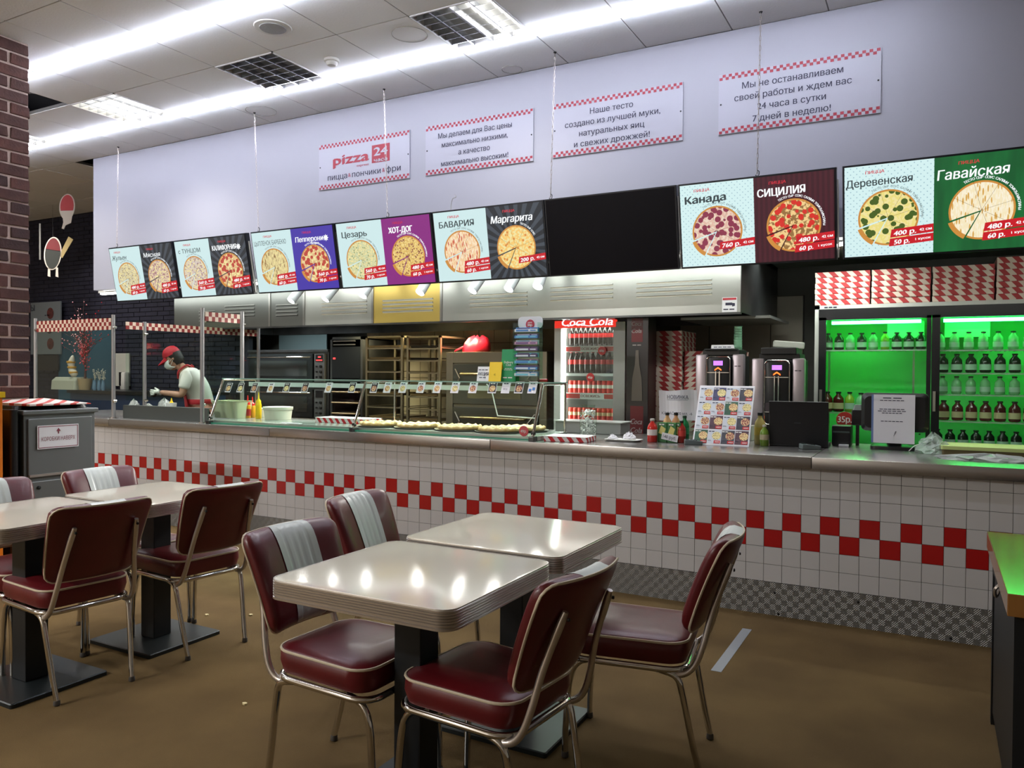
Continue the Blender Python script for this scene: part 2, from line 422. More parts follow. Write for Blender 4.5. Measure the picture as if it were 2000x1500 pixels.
# LED strips
ledm = emit('led_white', (236, 240, 255), LED)
for (y, x0, x1, lb) in ((3.53, -7.6, -.1, 'long glowing LED strip across the ceiling, nearer the photographer'), (4.70, -9.2, -.1, 'long glowing LED strip across the ceiling, nearer the white wall'), (1.2, -9.5, -4.5, 'LED strip across the ceiling behind the photographer')):  # last strip is out of view, added to brighten ceiling and floor
    t = thing('led_strip', lb, 'led strip', ((x0+x1)/2, y, CEIL-.016), group='ceiling LED strips'); L = (x1-x0)/2
    pts = [(-L+2*L*i/24, math.sin(i*1.7)*.006, 0) for i in range(25)]
    m1, m2 = MB(), MB()
    for a, b in zip(pts, pts[1:]):
        m1.box(a[0], b[0], a[1]-.002, a[1]+.002, 0, .016); m2.box(a[0], b[0], a[1]-.012, a[1]+.012, -.012, 0)
    m1.build('profile', mat('alu', (200, 200, 200), .4, .5), t); m2.build('diffuser', ledm, t)

# smoke detector and round speaker
p = at(648, 116, 'z', CEIL); t = thing('smoke_detector', 'small round white smoke detector on a ceiling tile', 'smoke detector', p)
MB().lathe([(.0, 0), (.055, 0), (.055, -.018), (.045, -.022)], 24).build('base', white, t, smooth=40)
MB().lathe([(.042, -.022), (.04, -.036), (.03, -.046), (.0, -.048)], 24).build('sensor_cap', white, t, smooth=40)
p = at(533, 53, 'z', CEIL); t = thing('ceiling_speaker', 'round grey loudspeaker grille set in a ceiling tile', 'speaker', p)
MB().lathe([(.0, 0), (.125, 0), (.12, -.006), (.088, -.008), (.088, 0)], 32).build('rim', mat('off_white', (205, 205, 200), .5), t, smooth=40)
MB().lathe([(.0, -.002), (.088, -.003), (.086, -.012), (.0, -.014)], 32).build('grille', mat('spk_grey', (150, 150, 148), .7, bump=(500, .8)), t, smooth=30)

# ================================================================== brick column
col = struct('column_brick', MB().box(-6.25, -5.665, 1.6, 3.225, 0, CEIL), mat('mortar', (200, 178, 168), .95, bump=(80, .8)))
bmats = [mat('brick_a', (86, 54, 48), .85, noise=(9, (70, 44, 40)), bump=(60, .7)), mat('brick_b', (72, 48, 45), .85, noise=(7, (58, 40, 39)), bump=(60, .7)),
         mat('brick_c', (98, 60, 52), .85, noise=(8, (78, 48, 43)), bump=(60, .7))]
bvar = []
for k in range(5):
    b = MB(); d = [random.uniform(-.004, .004) for _ in range(8)]
    b.box(0, .014, 0, .195, 0, .071); b.v = [(v[0]+abs(dd) if v[0] > 0 else v[0], v[1]+dd, v[2]+dd*.8) for v, dd in zip(b.v, d)]; bvar.append(b)
cache = {}
def brick(par, k, mi, loc, sy=1, rot=0):
    key = (k, mi)
    if key not in cache: o = bvar[k].build('brick', bmats[mi], par, bev=.004); cache[key] = o
    else: o = cache[key].copy(); COL.objects.link(o); o.parent = par
    o.location = loc; o.scale = (1, sy, 1); o.rotation_euler = (0, 0, rot)
for r in range(34):
    z = CEIL-.04-.086*r-.045
    if z < .85: break
    ye = 3.235; ln = .13 if r % 2 else .205
    y = ye-ln
    while y > 2.3:
        brick(col, random.randrange(5), random.randrange(3), (-5.6715, y, z), ln/.205); ln = .205; y -= ln+.012
# end face of the column (towards the counter)
for r in range(34):
    z = CEIL-.085-.086*r
    if z < .85: break
    x = -5.67-(0 if r % 2 else .1)
    while x > -6.2: brick(col, random.randrange(5), random.randrange(3), (x, 3.222, z), .95, PI/2); x -= .207

# ================================================================== counter
CY = 4.595
cnt = thing('service_counter', 'long counter faced in white tiles with a red checker band', 'counter', (-3.5, CY, 0))
def L(mb, name, m, **k):
    mb.v = [(v[0]+3.5, v[1]-CY, v[2]) for v in mb.v]; return mb.build(name, m, cnt, **k)
L(MB().box(-8.3, 1.6, CY+.008, CY+.06, 0, .85), 'backing_panel', mat('grout', (95, 92, 90), .9))
tw = mat('white_tile', (198, 197, 197), .25); tr = mat('red_tile', (168, 26, 26), .25)
tmp = {}
def tile(ix, row, asobj=True):
    x = .1513+.1*ix; z0 = .188+.1*row; z1 = min(z0+.098, .85); rd = (row == 3 and ix % 2) or (row == 2 and ix % 2 == 0)
    return x, z0, z1, rd
rest, rest_r = MB(), MB(); cells = []
for ix in range(-84, 14):
    for row in range(0, 7):
        cells.append((abs(.1513+.1*ix+.3), ix, row))
cells.sort(); nobj = 0
for d, ix, row in cells:
    x, z0, z1, rd = tile(ix, row)
    vis = ix < 6 and not (x > -.9-.0 and False)
    if nobj < 296 and ix < 7:
        key = (bool(rd), row == 6)
        if key not in tmp:
            m_ = MB().box(0, .098, 0, .008, 0, z1-z0); o = m_.build('tile', tr if rd else tw, cnt, bev=.0012, label='red tile' if rd else None); tmp[key] = o
        else: o = tmp[key].copy(); COL.objects.link(o)
        o.location = (x+3.5, random.uniform(-.0006, .0004), z0); nobj += 1
    else:
        (rest_r if rd else rest).box(x+3.5, x+3.598, 0, .008, z0, z1)
rest.m = [0]*len(rest.f); b0 = len(rest.f); rest.add(rest_r.v, rest_r.f, 1)
o = rest.build('distant_tiles', [tw, tr], cnt, kind='stuff')
# tread plate kick panel
tread = mat('tread_plate', (128, 127, 124), .45, .5)
nt = tread.node_tree; b = nt.nodes['Principled BSDF']; tc = nt.nodes['Texture Coordinate']
sp = nt.nodes.new('ShaderNodeSeparateXYZ'); nt.links.new(tc.outputs['Object'], sp.inputs[0])
u = mathn(nt, 'MULTIPLY', sp.outputs[0], 32); v = mathn(nt, 'MULTIPLY', sp.outputs[2], 32)
cell = mathn(nt, 'MODULO', mathn(nt, 'ADD', mathn(nt, 'FLOOR', mathn(nt, 'ADD', u, 400)), mathn(nt, 'FLOOR', mathn(nt, 'ADD', v, 400))), 2)
da = mathn(nt, 'SINE', mathn(nt, 'MULTIPLY', mathn(nt, 'ADD', u, v), 18)); db = mathn(nt, 'SINE', mathn(nt, 'MULTIPLY', mathn(nt, 'SUBTRACT', u, v), 18))
mx = nt.nodes.new('ShaderNodeMix'); nt.links.new(cell, mx.inputs[0]); nt.links.new(da, mx.inputs[2]); nt.links.new(db, mx.inputs[3])
bp = nt.nodes.new('ShaderNodeBump'); bp.inputs['Strength'].default_value = .5; bp.inputs['Distance'].default_value = .002
nt.links.new(mx.outputs[0], bp.inputs['Height']); nt.links.new(bp.outputs[0], b.inputs['Normal'])
L(MB().box(-8.3, 1.6, CY-.004, CY+.008, 0, .186), 'tread_plate', tread)
for px, py in ((1513, 1158), (1520, 1199), (1676, 1176), (1857, 1247)):
    p = at(px, py, 'y', CY-.004)
    L(MB().lathe([(0, -.003), (.006, -.002), (.007, 0)], 10, (p.x, CY-.004, p.z), axis='y'), 'screw', black)
# worktop: sheets of stainless steel
wt = thing('steel_worktop', 'long stainless steel worktop along the tiled counter', 'worktop', (-3.5, 4.55, .85))
wts = mat('worktop_steel', (175, 172, 170), .27, .9)
seams = [-8.3, -6.73, -4.685, -2.639, -.593, 1.6]
for a, b_ in zip(seams, seams[1:]):
    m_ = MB().box(a+.0015+3.5, b_-.0015+3.5, 0, 1.08, 0, .066); m_.build('worktop_sheet', wts, wt, bev=.004, smooth=30)
WZ = .917

# ================================================================== tables
ttop = mat('table_laminate', (232, 225, 208), .11, coat=.2, spec=.6, bump=(90, .02, (1, 9, 1)))
def ring_of(w, d, r, z, inset=0): return rrect(-w/2+inset, w/2-inset, -d/2+inset, d/2-inset, max(.004, r-inset), z, 6)
def make_table(label, loc, w=.66, d=.63):
    t = thing('diner_table', label, 'table', loc, group='diner tables')
    MB().rings([ring_of(w, d, .05, .73, .004), ring_of(w, d, .05, .7495, .003), ring_of(w, d, .05, .75, .008)]).build('tabletop', ttop, t, smooth=20)
    rs = []; z = .692
    rs.append(ring_of(w, d, .05, z, .03)); rs.append(ring_of(w, d, .05, z, 0)); rs.append(ring_of(w, d, .05, z+.006, 0)); rs.append(ring_of(w, d, .05, z+.008, .004))
    for k in range(6):
        zz = z+.010+k*.0075
        rs += [ring_of(w, d, .05, zz, .004), ring_of(w, d, .05, zz+.002, .0005), ring_of(w, d, .05, zz+.0055, .0005), ring_of(w, d, .05, zz+.0075, .004)]
    rs.append(ring_of(w, d, .05, .7505, .0015)); rs.append(ring_of(w, d, .05, .7505, .005))
    MB().rings(rs, cap0=False, cap1=False).build('ribbed_edge', chrome_w, t, smooth=25)
    MB().box(-.2, .2, -.2, .2, .68, .73).build('support_plate', blackm, t)
    MB().box(-.05, .05, -.05, .05, .02, .69).build('pedestal', blackm, t, bev=.004)
    MB().rings([ring_of(.46, .42, .01, .0), ring_of(.46, .42, .01, .016), ring_of(.46, .42, .01, .02, .004)]).build('base_plate', mat('base_black', (30, 36, 38), .4, .3), t)
    return t
make_table('cream diner table in the foreground centre with a ribbed chrome edge', (-1.43, 2.01, 0))
make_table('cream diner table between the foreground table and the tiled counter', (-1.43, 2.685, 0))
make_table('cream diner table at the left picture edge', (-3.49, 1.99, 0), .64, .6)
make_table('cream diner table on the left, beside the grey waste bin', (-3.49, 2.62, 0), .64, .6)

# ================================================================== chairs
def make_chair(label, loc, rz):
    t = thing('diner_chair', label, 'chair', loc, rz, 'maroon and white diner chairs')
    # local: +x forwards, origin at the middle of the two rear feet
    def so(z, ins): return rrect(.045+ins, .457-ins, -.2+ins, .2-ins, max(.01, .075-ins), z, 6, .2)
    MB().rings([so(.382, .02), so(.386, .008), so(.42, -.003), so(.458, 0), so(.466, .012), so(.474, .05), so(.478, .1)]).build('seat', maroon, t, smooth=50)
    pp = so(.459, 0); MB().tube(pp, .0045, 6, close=True).build('seat_piping', piping, t, smooth=60)
    # rail loop under the seat
    MB().tube(rrect(.05, .465, -.192, .192, .07, .368, 5, .14), .0115, 8, close=True).build('seat_rail', chrome, t, smooth=60)
    for s in (1, -1):
        fl = curve([(.36, s*.165, .366), (.425, s*.168, .345), (.455, s*.17, .28), (.468, s*.172, .12), (.47, s*.172, .02)])
        rl = curve([(.14, s*.178, .366), (.078, s*.178, .345), (.056, s*.175, .28), (.024, s*.165, .12), (0, s*.157, .02)])
        for P, q in ((fl, 0), (rl, 1)):
            lg = MB().tube(P, .0115, 8).build('leg', chrome, t, smooth=60)
            e = P[-1]; MB().lathe([(.010, 0), (.014, .003), (.0125, .02), (.0115, .022)], 10, (e[0], e[1], 0)).build('foot_cap', mat('cap_grey', (62, 58, 54), .4), lg, smooth=40)
        bt = curve([(.15, s*.165, .36), (.07, s*.172, .352), (.022, s*.172, .385), (-.008, s*.164, .46), (-.038, s*.147, .58), (-.093, s*.128, .735)])
        ms = MB(); ms.tube(bt, [.011]*(len(bt)-3)+[.012, .012, .009], 8)
        b_ = ms.build('back_support', chrome_w, t, smooth=60)
        e = bt[-1]; MB().lathe([(0, -.006), (.005, -.005), (.006, .0)], 8, (e[0]-.008, e[1], e[2]-.02), axis='x').build('bolt', black, b_)
    # backrest: a bent cushion
    NU, NV = 30, 16; H = .335
    def hv(k):      # denser near ends
        t_ = -1+2*k/NV; return math.sin(t_*PI/2)
    def half(v):
        w = .186+.028*(v+1)/2; r = .042; tt = max(0, (abs(v)-(1-r/(H/2)))/(r/(H/2))); return w-r*(1-math.sqrt(max(0, 1-tt*tt)))
    def P(u, v, side, off=0):
        lat = u*half(v); h = (v+1)/2*H
        cr = (1-abs(u)**5)**.5*(1-abs(v)**6)**.5 if abs(u) < 1 and abs(v) < 1 else 0
        d = (.008+.042*cr+off) if side else (-.006-.012*cr)
        bend = 1.05*lat*lat + .006
        x = .008-.40*h+.008*math.sin(h*9) + d + bend; z = .498+h*.965+ d*.4
        return (x, lat, z)
    us = [math.sin((-1+2*k/NU)*PI/2) for k in range(NU+1)]
    mb = MB(); vs = []; idx = {}
    for sd in (1, 0):
        for b in range(NV+1):
            for a in range(NU+1): idx[(sd, a, b)] = len(vs); vs.append(P(us[a], hv(b), sd))
    fs = []
    for b in range(NV):
        for a in range(NU):
            fs.append((idx[1, a, b], idx[1, a+1, b], idx[1, a+1, b+1], idx[1, a, b+1])); fs.append((idx[0, a, b], idx[0, a, b+1], idx[0, a+1, b+1], idx[0, a+1, b]))
    for a in range(NU):
        fs.append((idx[0, a, 0], idx[0, a+1, 0], idx[1, a+1, 0], idx[1, a, 0])); fs.append((idx[1, a, NV], idx[1, a+1, NV], idx[0, a+1, NV], idx[0, a, NV]))
    for b in range(NV):
        fs.append((idx[0, 0, b+1], idx[0, 0, b], idx[1, 0, b], idx[1, 0, b+1])); fs.append((idx[1, NU, b+1], idx[1, NU, b], idx[0, NU, b], idx[0, NU, b+1]))
    br = mb.add(vs, fs).build('backrest', maroon, t, smooth=60)
    edge = [P(u, v, 0) for u, v in [(us[a], 1) for a in range(NU+1)] + [(1, hv(b)) for b in range(NV-1, -1, -1)] + [(us[a], -1) for a in range(NU-1, -1, -1)] + [(-1, hv(b)) for b in range(1, NV)]]
    MB().tube(edge, .0042, 6, close=True).build('piping', piping, br, smooth=60)
    # white fluted stripe, front and over the top
    mb = MB(); vs = []; fs = []; SU = 24
    vv = [hv(b) for b in range(NV+1)]
    for b, v in enumerate(vv):
        for a in range(SU+1):
            u = -.42+.84*a/SU; q = (a/SU*5) % 1; fl = -.004*max(0, 1-min(q, 1-q)*8) if 0 < a < SU else 0
            vs.append(P(u, v, 1, .0028+fl))
    n_ = len(vs)
    for a in range(SU+1):
        u = -.42+.84*a/SU; p_ = P(u, 1, 0); vs.append((p_[0], p_[1], p_[2]+.003))
    for b in range(NV+1):
        if b < NV:
            for a in range(SU): fs.append((b*(SU+1)+a, b*(SU+1)+a+1, (b+1)*(SU+1)+a+1, (b+1)*(SU+1)+a))
    for a in range(SU): fs.append((NV*(SU+1)+a, NV*(SU+1)+a+1, n_+a+1, n_+a))
    mb.add(vs, fs).build('stripe_panel', vinylw, br, smooth=60)
    return t
c0 = make_chair('maroon chair with a white stripe, left of the foreground table, facing right', (-1.955, 2.06, 0), D(-2))
K = kids()
for lb, x, y, a in (('maroon chair in the foreground seen from behind, pushed in at the foreground table', -.94, 2.03, 174),
                    ('maroon chair whose white stripe shows beyond the left chair of the foreground table', -2.21, 2.735, 4),
                    ('maroon chair standing alone right of the tables, side on to the counter', -.705, 2.76, 188),
                    ('maroon chair back at the far left, tucked under the picture-edge table', -3.12, 2.05, 173),
                    ('maroon chair seen from behind at the table beside the waste bin', -3.075, 2.65, 173),
                    ('maroon and white chair facing the camera in front of the grey waste bin', -4.03, 2.71, 0),
                    ('maroon chair cut by the left picture edge, in front of the orange cabinet', -4.04, 2.13, 0)):
    dup(c0, (x, y, 0), D(a), lb, K)

# ================================================================== TV menu screens
bezel = mat('tv_bezel', (14, 20, 30), .3)
light = (205, 232, 233)
redE = emit('e_red', (200, 18, 34), 1); whiteE = emit('e_white', (245, 248, 250), 1.1); inkE = emit('e_ink', (50, 62, 66), 1); titE = emit('e_title_red', (205, 45, 60), 1)
lineE = emit('e_line', (90, 60, 40), 1)
def dots_mat():
    m = emit('poster_dots', light, 1.0); nt = m.node_tree; b = nt.nodes['Principled BSDF']; tc = nt.nodes['Texture Coordinate']
    sp = nt.nodes.new('ShaderNodeSeparateXYZ'); nt.links.new(tc.outputs['Object'], sp.inputs[0])
    u = mathn(nt, 'MULTIPLY', mathn(nt, 'ADD', sp.outputs[0], sp.outputs[2]), 30); v = mathn(nt, 'MULTIPLY', mathn(nt, 'SUBTRACT', sp.outputs[0], sp.outputs[2]), 30)
    d = mathn(nt, 'ADD', mathn(nt, 'POWER', mathn(nt, 'SUBTRACT', mathn(nt, 'FRACT', mathn(nt, 'ADD', u, 100)), .5), 2), mathn(nt, 'POWER', mathn(nt, 'SUBTRACT', mathn(nt, 'FRACT', mathn(nt, 'ADD', v, 100)), .5), 2))
    g = mathn(nt, 'LESS_THAN', d, .022); mx = nt.nodes.new('ShaderNodeMix'); mx.data_type = 'RGBA'
    nt.links.new(g, mx.inputs[0]); mx.inputs[6].default_value = lin((212, 240, 240)); mx.inputs[7].default_value = lin((160, 195, 205))
    nt.links.new(mx.outputs[2], b.inputs['Emission Color']); return m
def rays_mat():
    m = emit('poster_rays', (30, 36, 44), 1); nt = m.node_tree; b = nt.nodes['Principled BSDF']; tc = nt.nodes['Texture Coordinate']
    sp = nt.nodes.new('ShaderNodeSeparateXYZ'); nt.links.new(tc.outputs['Object'], sp.inputs[0])
    a = mathn(nt, 'ARCTAN2', mathn(nt, 'ADD', sp.outputs[2], .05), sp.outputs[0])
    g = mathn(nt, 'GREATER_THAN', mathn(nt, 'SINE', mathn(nt, 'MULTIPLY', a, 26)), .1); mx = nt.nodes.new('ShaderNodeMix'); mx.data_type = 'RGBA'
    nt.links.new(g, mx.inputs[0]); mx.inputs[6].default_value = lin((28, 33, 40)); mx.inputs[7].default_value = lin((62, 70, 80))
    nt.links.new(mx.outputs[2], b.inputs['Emission Color']); return m
BG = {'light': emit('poster_light', light, 1), 'dots': dots_mat(), 'rays': rays_mat(), 'blue': emit('poster_blue', (68, 52, 165), 1, ), 'purple': emit('poster_purple', (135, 30, 125), 1),
      'maroon': stripes('poster_maroon', (72, 20, 34), (58, 14, 26), 1, 0, .03, .5, 1), 'green': mat('poster_green', (22, 108, 52), .6, 0, 1, noise=(6, (16, 86, 42), (2, 1, .4)))}
PZ = {'julienne': pizza_mat('pz1', (205, 195, 165), (150, 130, 100), 40, .28, .166), 'meat': pizza_mat('pz2', (205, 175, 165), (170, 125, 125), 38, .34, .166),
      'tuna': pizza_mat('pz3', (210, 195, 190), (165, 130, 130), 42, .32, .166), 'pep': pizza_mat('pz4', (225, 180, 130), (190, 70, 55), 25, .46, .166),
      'bbq': pizza_mat('pz5', (215, 195, 140), (130, 90, 45), 34, .3, .166, streak=1), 'caesar': pizza_mat('pz6', (205, 210, 165), (150, 160, 110), 40, .26, .166),
      'hotdog': pizza_mat('pz7', (220, 180, 95), (150, 90, 70), 48, .34, .166, third=(240, 215, 140)), 'bavaria': pizza_mat('pz8', (240, 200, 150), (200, 60, 40), 30, .3, .166, streak=1, third=(250, 230, 200)),
      'marg': pizza_mat('pz9', (245, 200, 110), (220, 140, 60), 24, .22, .166), 'canada': pizza_mat('pz10', (225, 185, 165), (140, 50, 75), 26, .5, .166, third=(235, 215, 195)),
      'sicily': pizza_mat('pz11', (240, 205, 140), (215, 45, 35), 25, .42, .166, third=(150, 110, 60)), 'village': pizza_mat('pz12', (235, 220, 130), (70, 95, 30), 24, .42, .166),
      'hawaii': pizza_mat('pz13', (245, 230, 190), (215, 165, 80), 30, .3, .166, streak=1, third=(250, 240, 215))}
def poster(par, cx, w, h, bg, pz, name, nh, nw, price, dark, shear=0, arc='ТЕСТО СЫР СОУС САЛЯМИ ТОМАТЫ МАСЛИНЫ', bold=.01, nx=0, nrot=.0, sub=None, spice=False, arcw=1.0):
    pn = MB().rect(-w/2, w/2, -h/2, h/2).build('poster_panel', BG[bg], par, loc=(cx, -.022, 0))
    r = .16; px_, pz_ = (.0, -.045)
    a0, a1 = D(197), D(243)
    o = MB().disc(0, 0, r, 0, 0, 40, a1, a0+2*PI).disc(0-.010, -.010, r, 0, 0, 8, a0+.02, a1-.02)
    for ang in (D(150), D(105), D(60), D(15), D(-30), D(-70)):
        dx, dz = math.cos(ang), math.sin(ang); nx_, nz_ = -dz*.0006, dx*.0006
        o.quad((nx_, -.0006, nz_), (-nx_, -.0006, -nz_), (dx*r-nx_, -.0006, dz*r-nz_), (dx*r+nx_, -.0006, dz*r+nz_), 1)
    o.build('pizza_picture', [PZ[pz], lineE], pn, loc=(px_, -.002, pz_))
    tx = MB(); ti = 1 if not dark else 0
    tx.text('ПИЦЦА', nx-.02, h/2-.04, .017, 2, w=.1, bold=.03, shear=.1, rot=nrot)
    tx.text(name, nx, h/2-.095, nh, ti, w=nw, bold=bold, shear=shear, rot=nrot)
    if sub: tx.text(sub, nx+.06, h/2-.095-nh*.9, nh*.42, ti, bold=.03)
    if spice:
        
        for q in range(8): tx.poly([(nx+nw/2+.03+.018*math.cos(D(45*q-20)), h/2-.1+.018*math.sin(D(45*q-20))), (nx+nw/2+.03+.018*math.cos(D(45*q+20)), h/2-.1+.018*math.sin(D(45*q+20))), (nx+nw/2+.03+.03*math.cos(D(45*q)), h/2-.1+.03*math.sin(D(45*q)))], -.0021, -.0019, ti)
        tx.disc(nx+nw/2+.03, h/2-.1, .019, -.002, ti, 10)
    ang = 118; sz = .0135 if dark else .012
    for ch in arc:
        st = 3.6*arcw
        if ch != ' ':
            a_ = D(ang); tx.text(ch, px_+(r+.017)*math.cos(a_), pz_+(r+.017)*math.sin(a_), sz, ti, rot=a_-PI/2, bold=.03 if dark else .0)
        ang -= st if ch != ' ' else st*.7
        if ang < -12: break
    tx.build('lettering', [whiteE, inkE, titE], pn, loc=(0, -.002, 0))
    pg = MB(); p1, p2 = price
    pg.poly([(w/2-.222, -.162), (w/2, -.144), (w/2, -.098), (w/2-.215, -.116)], -.004, 0, 0)
    pg.text(p1, w/2-.145, -.1345, .027, 1, y=-.006, bold=.045, rot=.08, w=.115, shear=.15); pg.text('42 см', w/2-.04, -.125, .016, 1, y=-.006, bold=.04, w=.062, rot=.08)
    if p2:
        pg.poly([(w/2-.228, -.212), (w/2, -.194), (w/2, -.15), (w/2-.223, -.168)], -.004, 0, 0)
        pg.text(p2, w/2-.16, -.186, .026, 1, y=-.006, bold=.045, rot=.08, w=.08, shear=.15); pg.text('1 кусок', w/2-.052, -.176, .014, 1, y=-.006, bold=.04, w=.078, rot=.08)
    pg.build('price_tag', [redE, whiteE], pn)
DARC = 'ТЕСТО СЫР СОУС САЛЯМИ ГРИБЫ МАСЛИНЫ'
TV = [(-7.365, [('light', 'julienne', 'Жульен', 0.046, 0.22, ('480 р.', '60 р.'), 0, dict(nx=-.09, shear=.25)), ('rays', 'meat', 'Мясная', 0.043, 0.24, ('480 р.', '60 р.'), 1, dict(nx=-.06, shear=.1))]),
      (-6.385, [('light', 'tuna', 'с ТУНЦОМ', 0.039, 0.30, ('560 р.', '70 р.'), 0, dict(nx=-.04)), ('rays', 'pep', 'КАЛИФОРНИЯ', 0.044, 0.31, ('480 р.', '60 р.'), 1, dict(nx=-.04, spice=True, bold=.03))]),
      (-5.365, [('light', 'bbq', 'ЦЫПЛЕНОК БАРБЕКЮ', 0.039, 0.38, ('480 р.', '60 р.'), 0, dict(nx=-.02, bold=.0)), ('blue', 'pep', 'Пепперони', 0.044, 0.31, ('560 р.', '70 р.'), 1, dict(nx=-.03, sub='острая', spice=True, bold=.03, shear=.1))]),
      (-4.39, [('light', 'caesar', 'Цезарь', 0.047, 0.26, ('560 р.', '70 р.'), 0, dict(nx=-.05, bold=.03)), ('purple', 'hotdog', 'ХОТ-ДОГ', 0.044, 0.23, ('480 р.', '60 р.'), 1, dict(nx=-.05, bold=.05))]),
      (-3.42, [('light', 'bavaria', 'БАВАРИЯ', 0.046, 0.31, ('480 р.', '60 р.'), 0, dict(nx=-.03, bold=.03)), ('rays', 'marg', 'Маргарита', 0.052, 0.34, ('200 р.', None), 1, dict(nx=-.02, shear=.2, bold=.03, arc='                  ТЕСТО СЫР СОУС'))]),
      (-2.458, None),
      (-1.488, [('dots', 'canada', 'Канада', 0.046, 0.26, ('760 р.', None), 0, dict(nx=-.07, bold=.05, nrot=.02)), ('maroon', 'sicily', 'СИЦИЛИЯ', 0.047, 0.28, ('480 р.', '60 р.'), 1, dict(nx=-.07, bold=.035, nrot=.02))]),
      (-.498, [('dots', 'village', 'Деревенская', 0.044, 0.35, ('400 р.', '50 р.'), 0, dict(nx=-.05, bold=.02, nrot=.02)), ('green', 'hawaii', 'Гавайская', 0.055, 0.34, ('480 р.', '60 р.'), 1, dict(nx=-.045, bold=.02, nrot=.02, shear=.1))])]
TVL = ['leftmost menu screen, mushroom pizza on pale blue beside a meat pizza', 'menu screen with a tuna pizza beside a black sunburst pizza panel', 'menu screen with a violet-blue right half',
       'menu screen with a bright purple right half', 'menu screen with a red-streaked pizza beside a black sunburst, left of the blank screen', 'blank switched-off menu screen', 'menu screen with a dotted half and a dark maroon half',
       'menu screen with a dotted half and a green half, at the right']
TH, TWD = .546, .957
for (x0, hv_), lb in zip(TV, TVL):
    t = thing('menu_screen', lb, 'screen', (x0+TWD/2, 5.05, 2.337), 0, 'menu screens over the counter', rx=.184)
    MB().box(-TWD/2, TWD/2, -.018, .03, -TH/2, TH/2).build('casing', bezel, t, bev=.003)
    if hv_ is None:
        MB().rect(-TWD/2+.01, TWD/2-.01, -TH/2+.01, TH/2-.01, -.0195).build('dark_display', mat('off_screen', (8, 8, 16), .3, spec=.12), t)
    else:
        for k, (bg, pz, nm, nh, nw, pr, dk, kw) in enumerate(hv_):
            w = (TWD-.024)/2; poster(t, -w/2 if k == 0 else w/2, w, TH-.024, bg, pz, nm, nh, nw, pr, dk, **kw)
    MB().box(TWD/2+.002, TWD/2+.010, .0, .012, -.26, .2).lathe([(0, 0), (.009, .002), (.009, .01)], 10, (TWD/2+.005, -.01, -.17), axis='y').build('joining_bracket', white, t)
# chains
for k, (px, xb) in enumerate(((1486, 1478), (1084, 1075), (750, 757), (497, 505), (231, 228))):
    py = {1486: 23, 1084: 102, 750: 174, 497: 220, 231: 287}[px]
    a = at(px, py, 'z', CEIL); b_ = Vector((at(xb, 400, 'y', 5.03).x, 5.03, 2.60))
    t = thing('hanging_chain', ['chain over the join of the dotted and maroon screen, last but one on the right', 'chain at the left end of the blank screen', 'chain in front of the small pizza logo sign',
              'chain between the tuna and the chicken menu screens', 'leftmost chain, holding the first menu screen'][k], 'chain', a, group='chains holding the menu screens')
    t['label'] = ['chain hanging in front of the sign with the 24-hour text', 'chain meeting the left end of the blank screen', 'chain hanging in front of the pizza logo sign', 'chain left of the violet-blue menu screen', 'leftmost chain, at the first menu screen'][k]
    MB().lathe([(.0, 0), (.012, 0), (.006, -.01), (.0, -.012)], 8).build('ceiling_hook', blackm, t)
    mb = MB(); n = 34; dv = b_-a
    for q in range(n):
        c = dv*((q+.5)/n); ln = dv.length/n*.62; pts = []
        for w_ in range(8):
            an = 2*PI*w_/8; sx, sz = .0058*math.cos(an), ln*math.sin(an)
            pts.append((c.x+(sx if q % 2 else 0), c.y+(0 if q % 2 else sx), c.z+sz))
        mb.tube(pts, .0018, 4, close=True)
    mb.build('chain_links', chrome_w, t)
    MB().tube([dv+Vector(p) for p in ((0, 0, .05), (.012, 0, .04), (.012, 0, .02), (0, 0, .01), (-.01, 0, .02))], .003, 5).build('hook', blackm, t)
t = thing('loose_cable', 'thin loose cable sticking up above the menu screens', 'cable', (X(885, 5.05, 410), 5.05, 2.60))
MB().tube(curve([(-.02, 0, 0), (-.02, 0, .05), (.0, -.01, .1), (.03, -.01, .11), (.02, -.01, .13)]), .003, 5).build('wire', mat('grey_cable', (165, 165, 165), .5), t)

# ================================================================== wall signs
def checker(mb, x0, x1, z0, z1, rows, cols, ma=0, mb_=None, y=-.003):
    for r in range(rows):
        for c in range(cols):
            mm = ma if (r+c) % 2 == 0 else mb_
            if mm is None: continue
            mb.rect(x0+(x1-x0)*c/cols, x0+(x1-x0)*(c+1)/cols, z0+(z1-z0)*r/rows, z0+(z1-z0)*(r+1)/rows, y, mm)
signm = mat('sign_board', (173, 174, 188), .5)
SG = [(-4.845, 'small wall sign with the red pizza logo', None, 24), (-3.695, 'wall sign about low prices, right of the pizza logo sign', ['Мы делаем для Вас цены', 'максимально низкими,', 'а качество', 'максимально высоким!'], 30),
      (-2.54, 'wall sign about dough, flour and yeast, third of the signs', ['Наше тесто', 'создано из лучшей муки,', 'натуральных яиц', 'и свежих дрожжей!'], 32),
      (-1.305, 'rightmost wall sign, about working round the clock', ['Мы не останавливаем', 'своей работы и ждем вас', '24 часа в сутки', '7 дней в неделю!'], 34)]
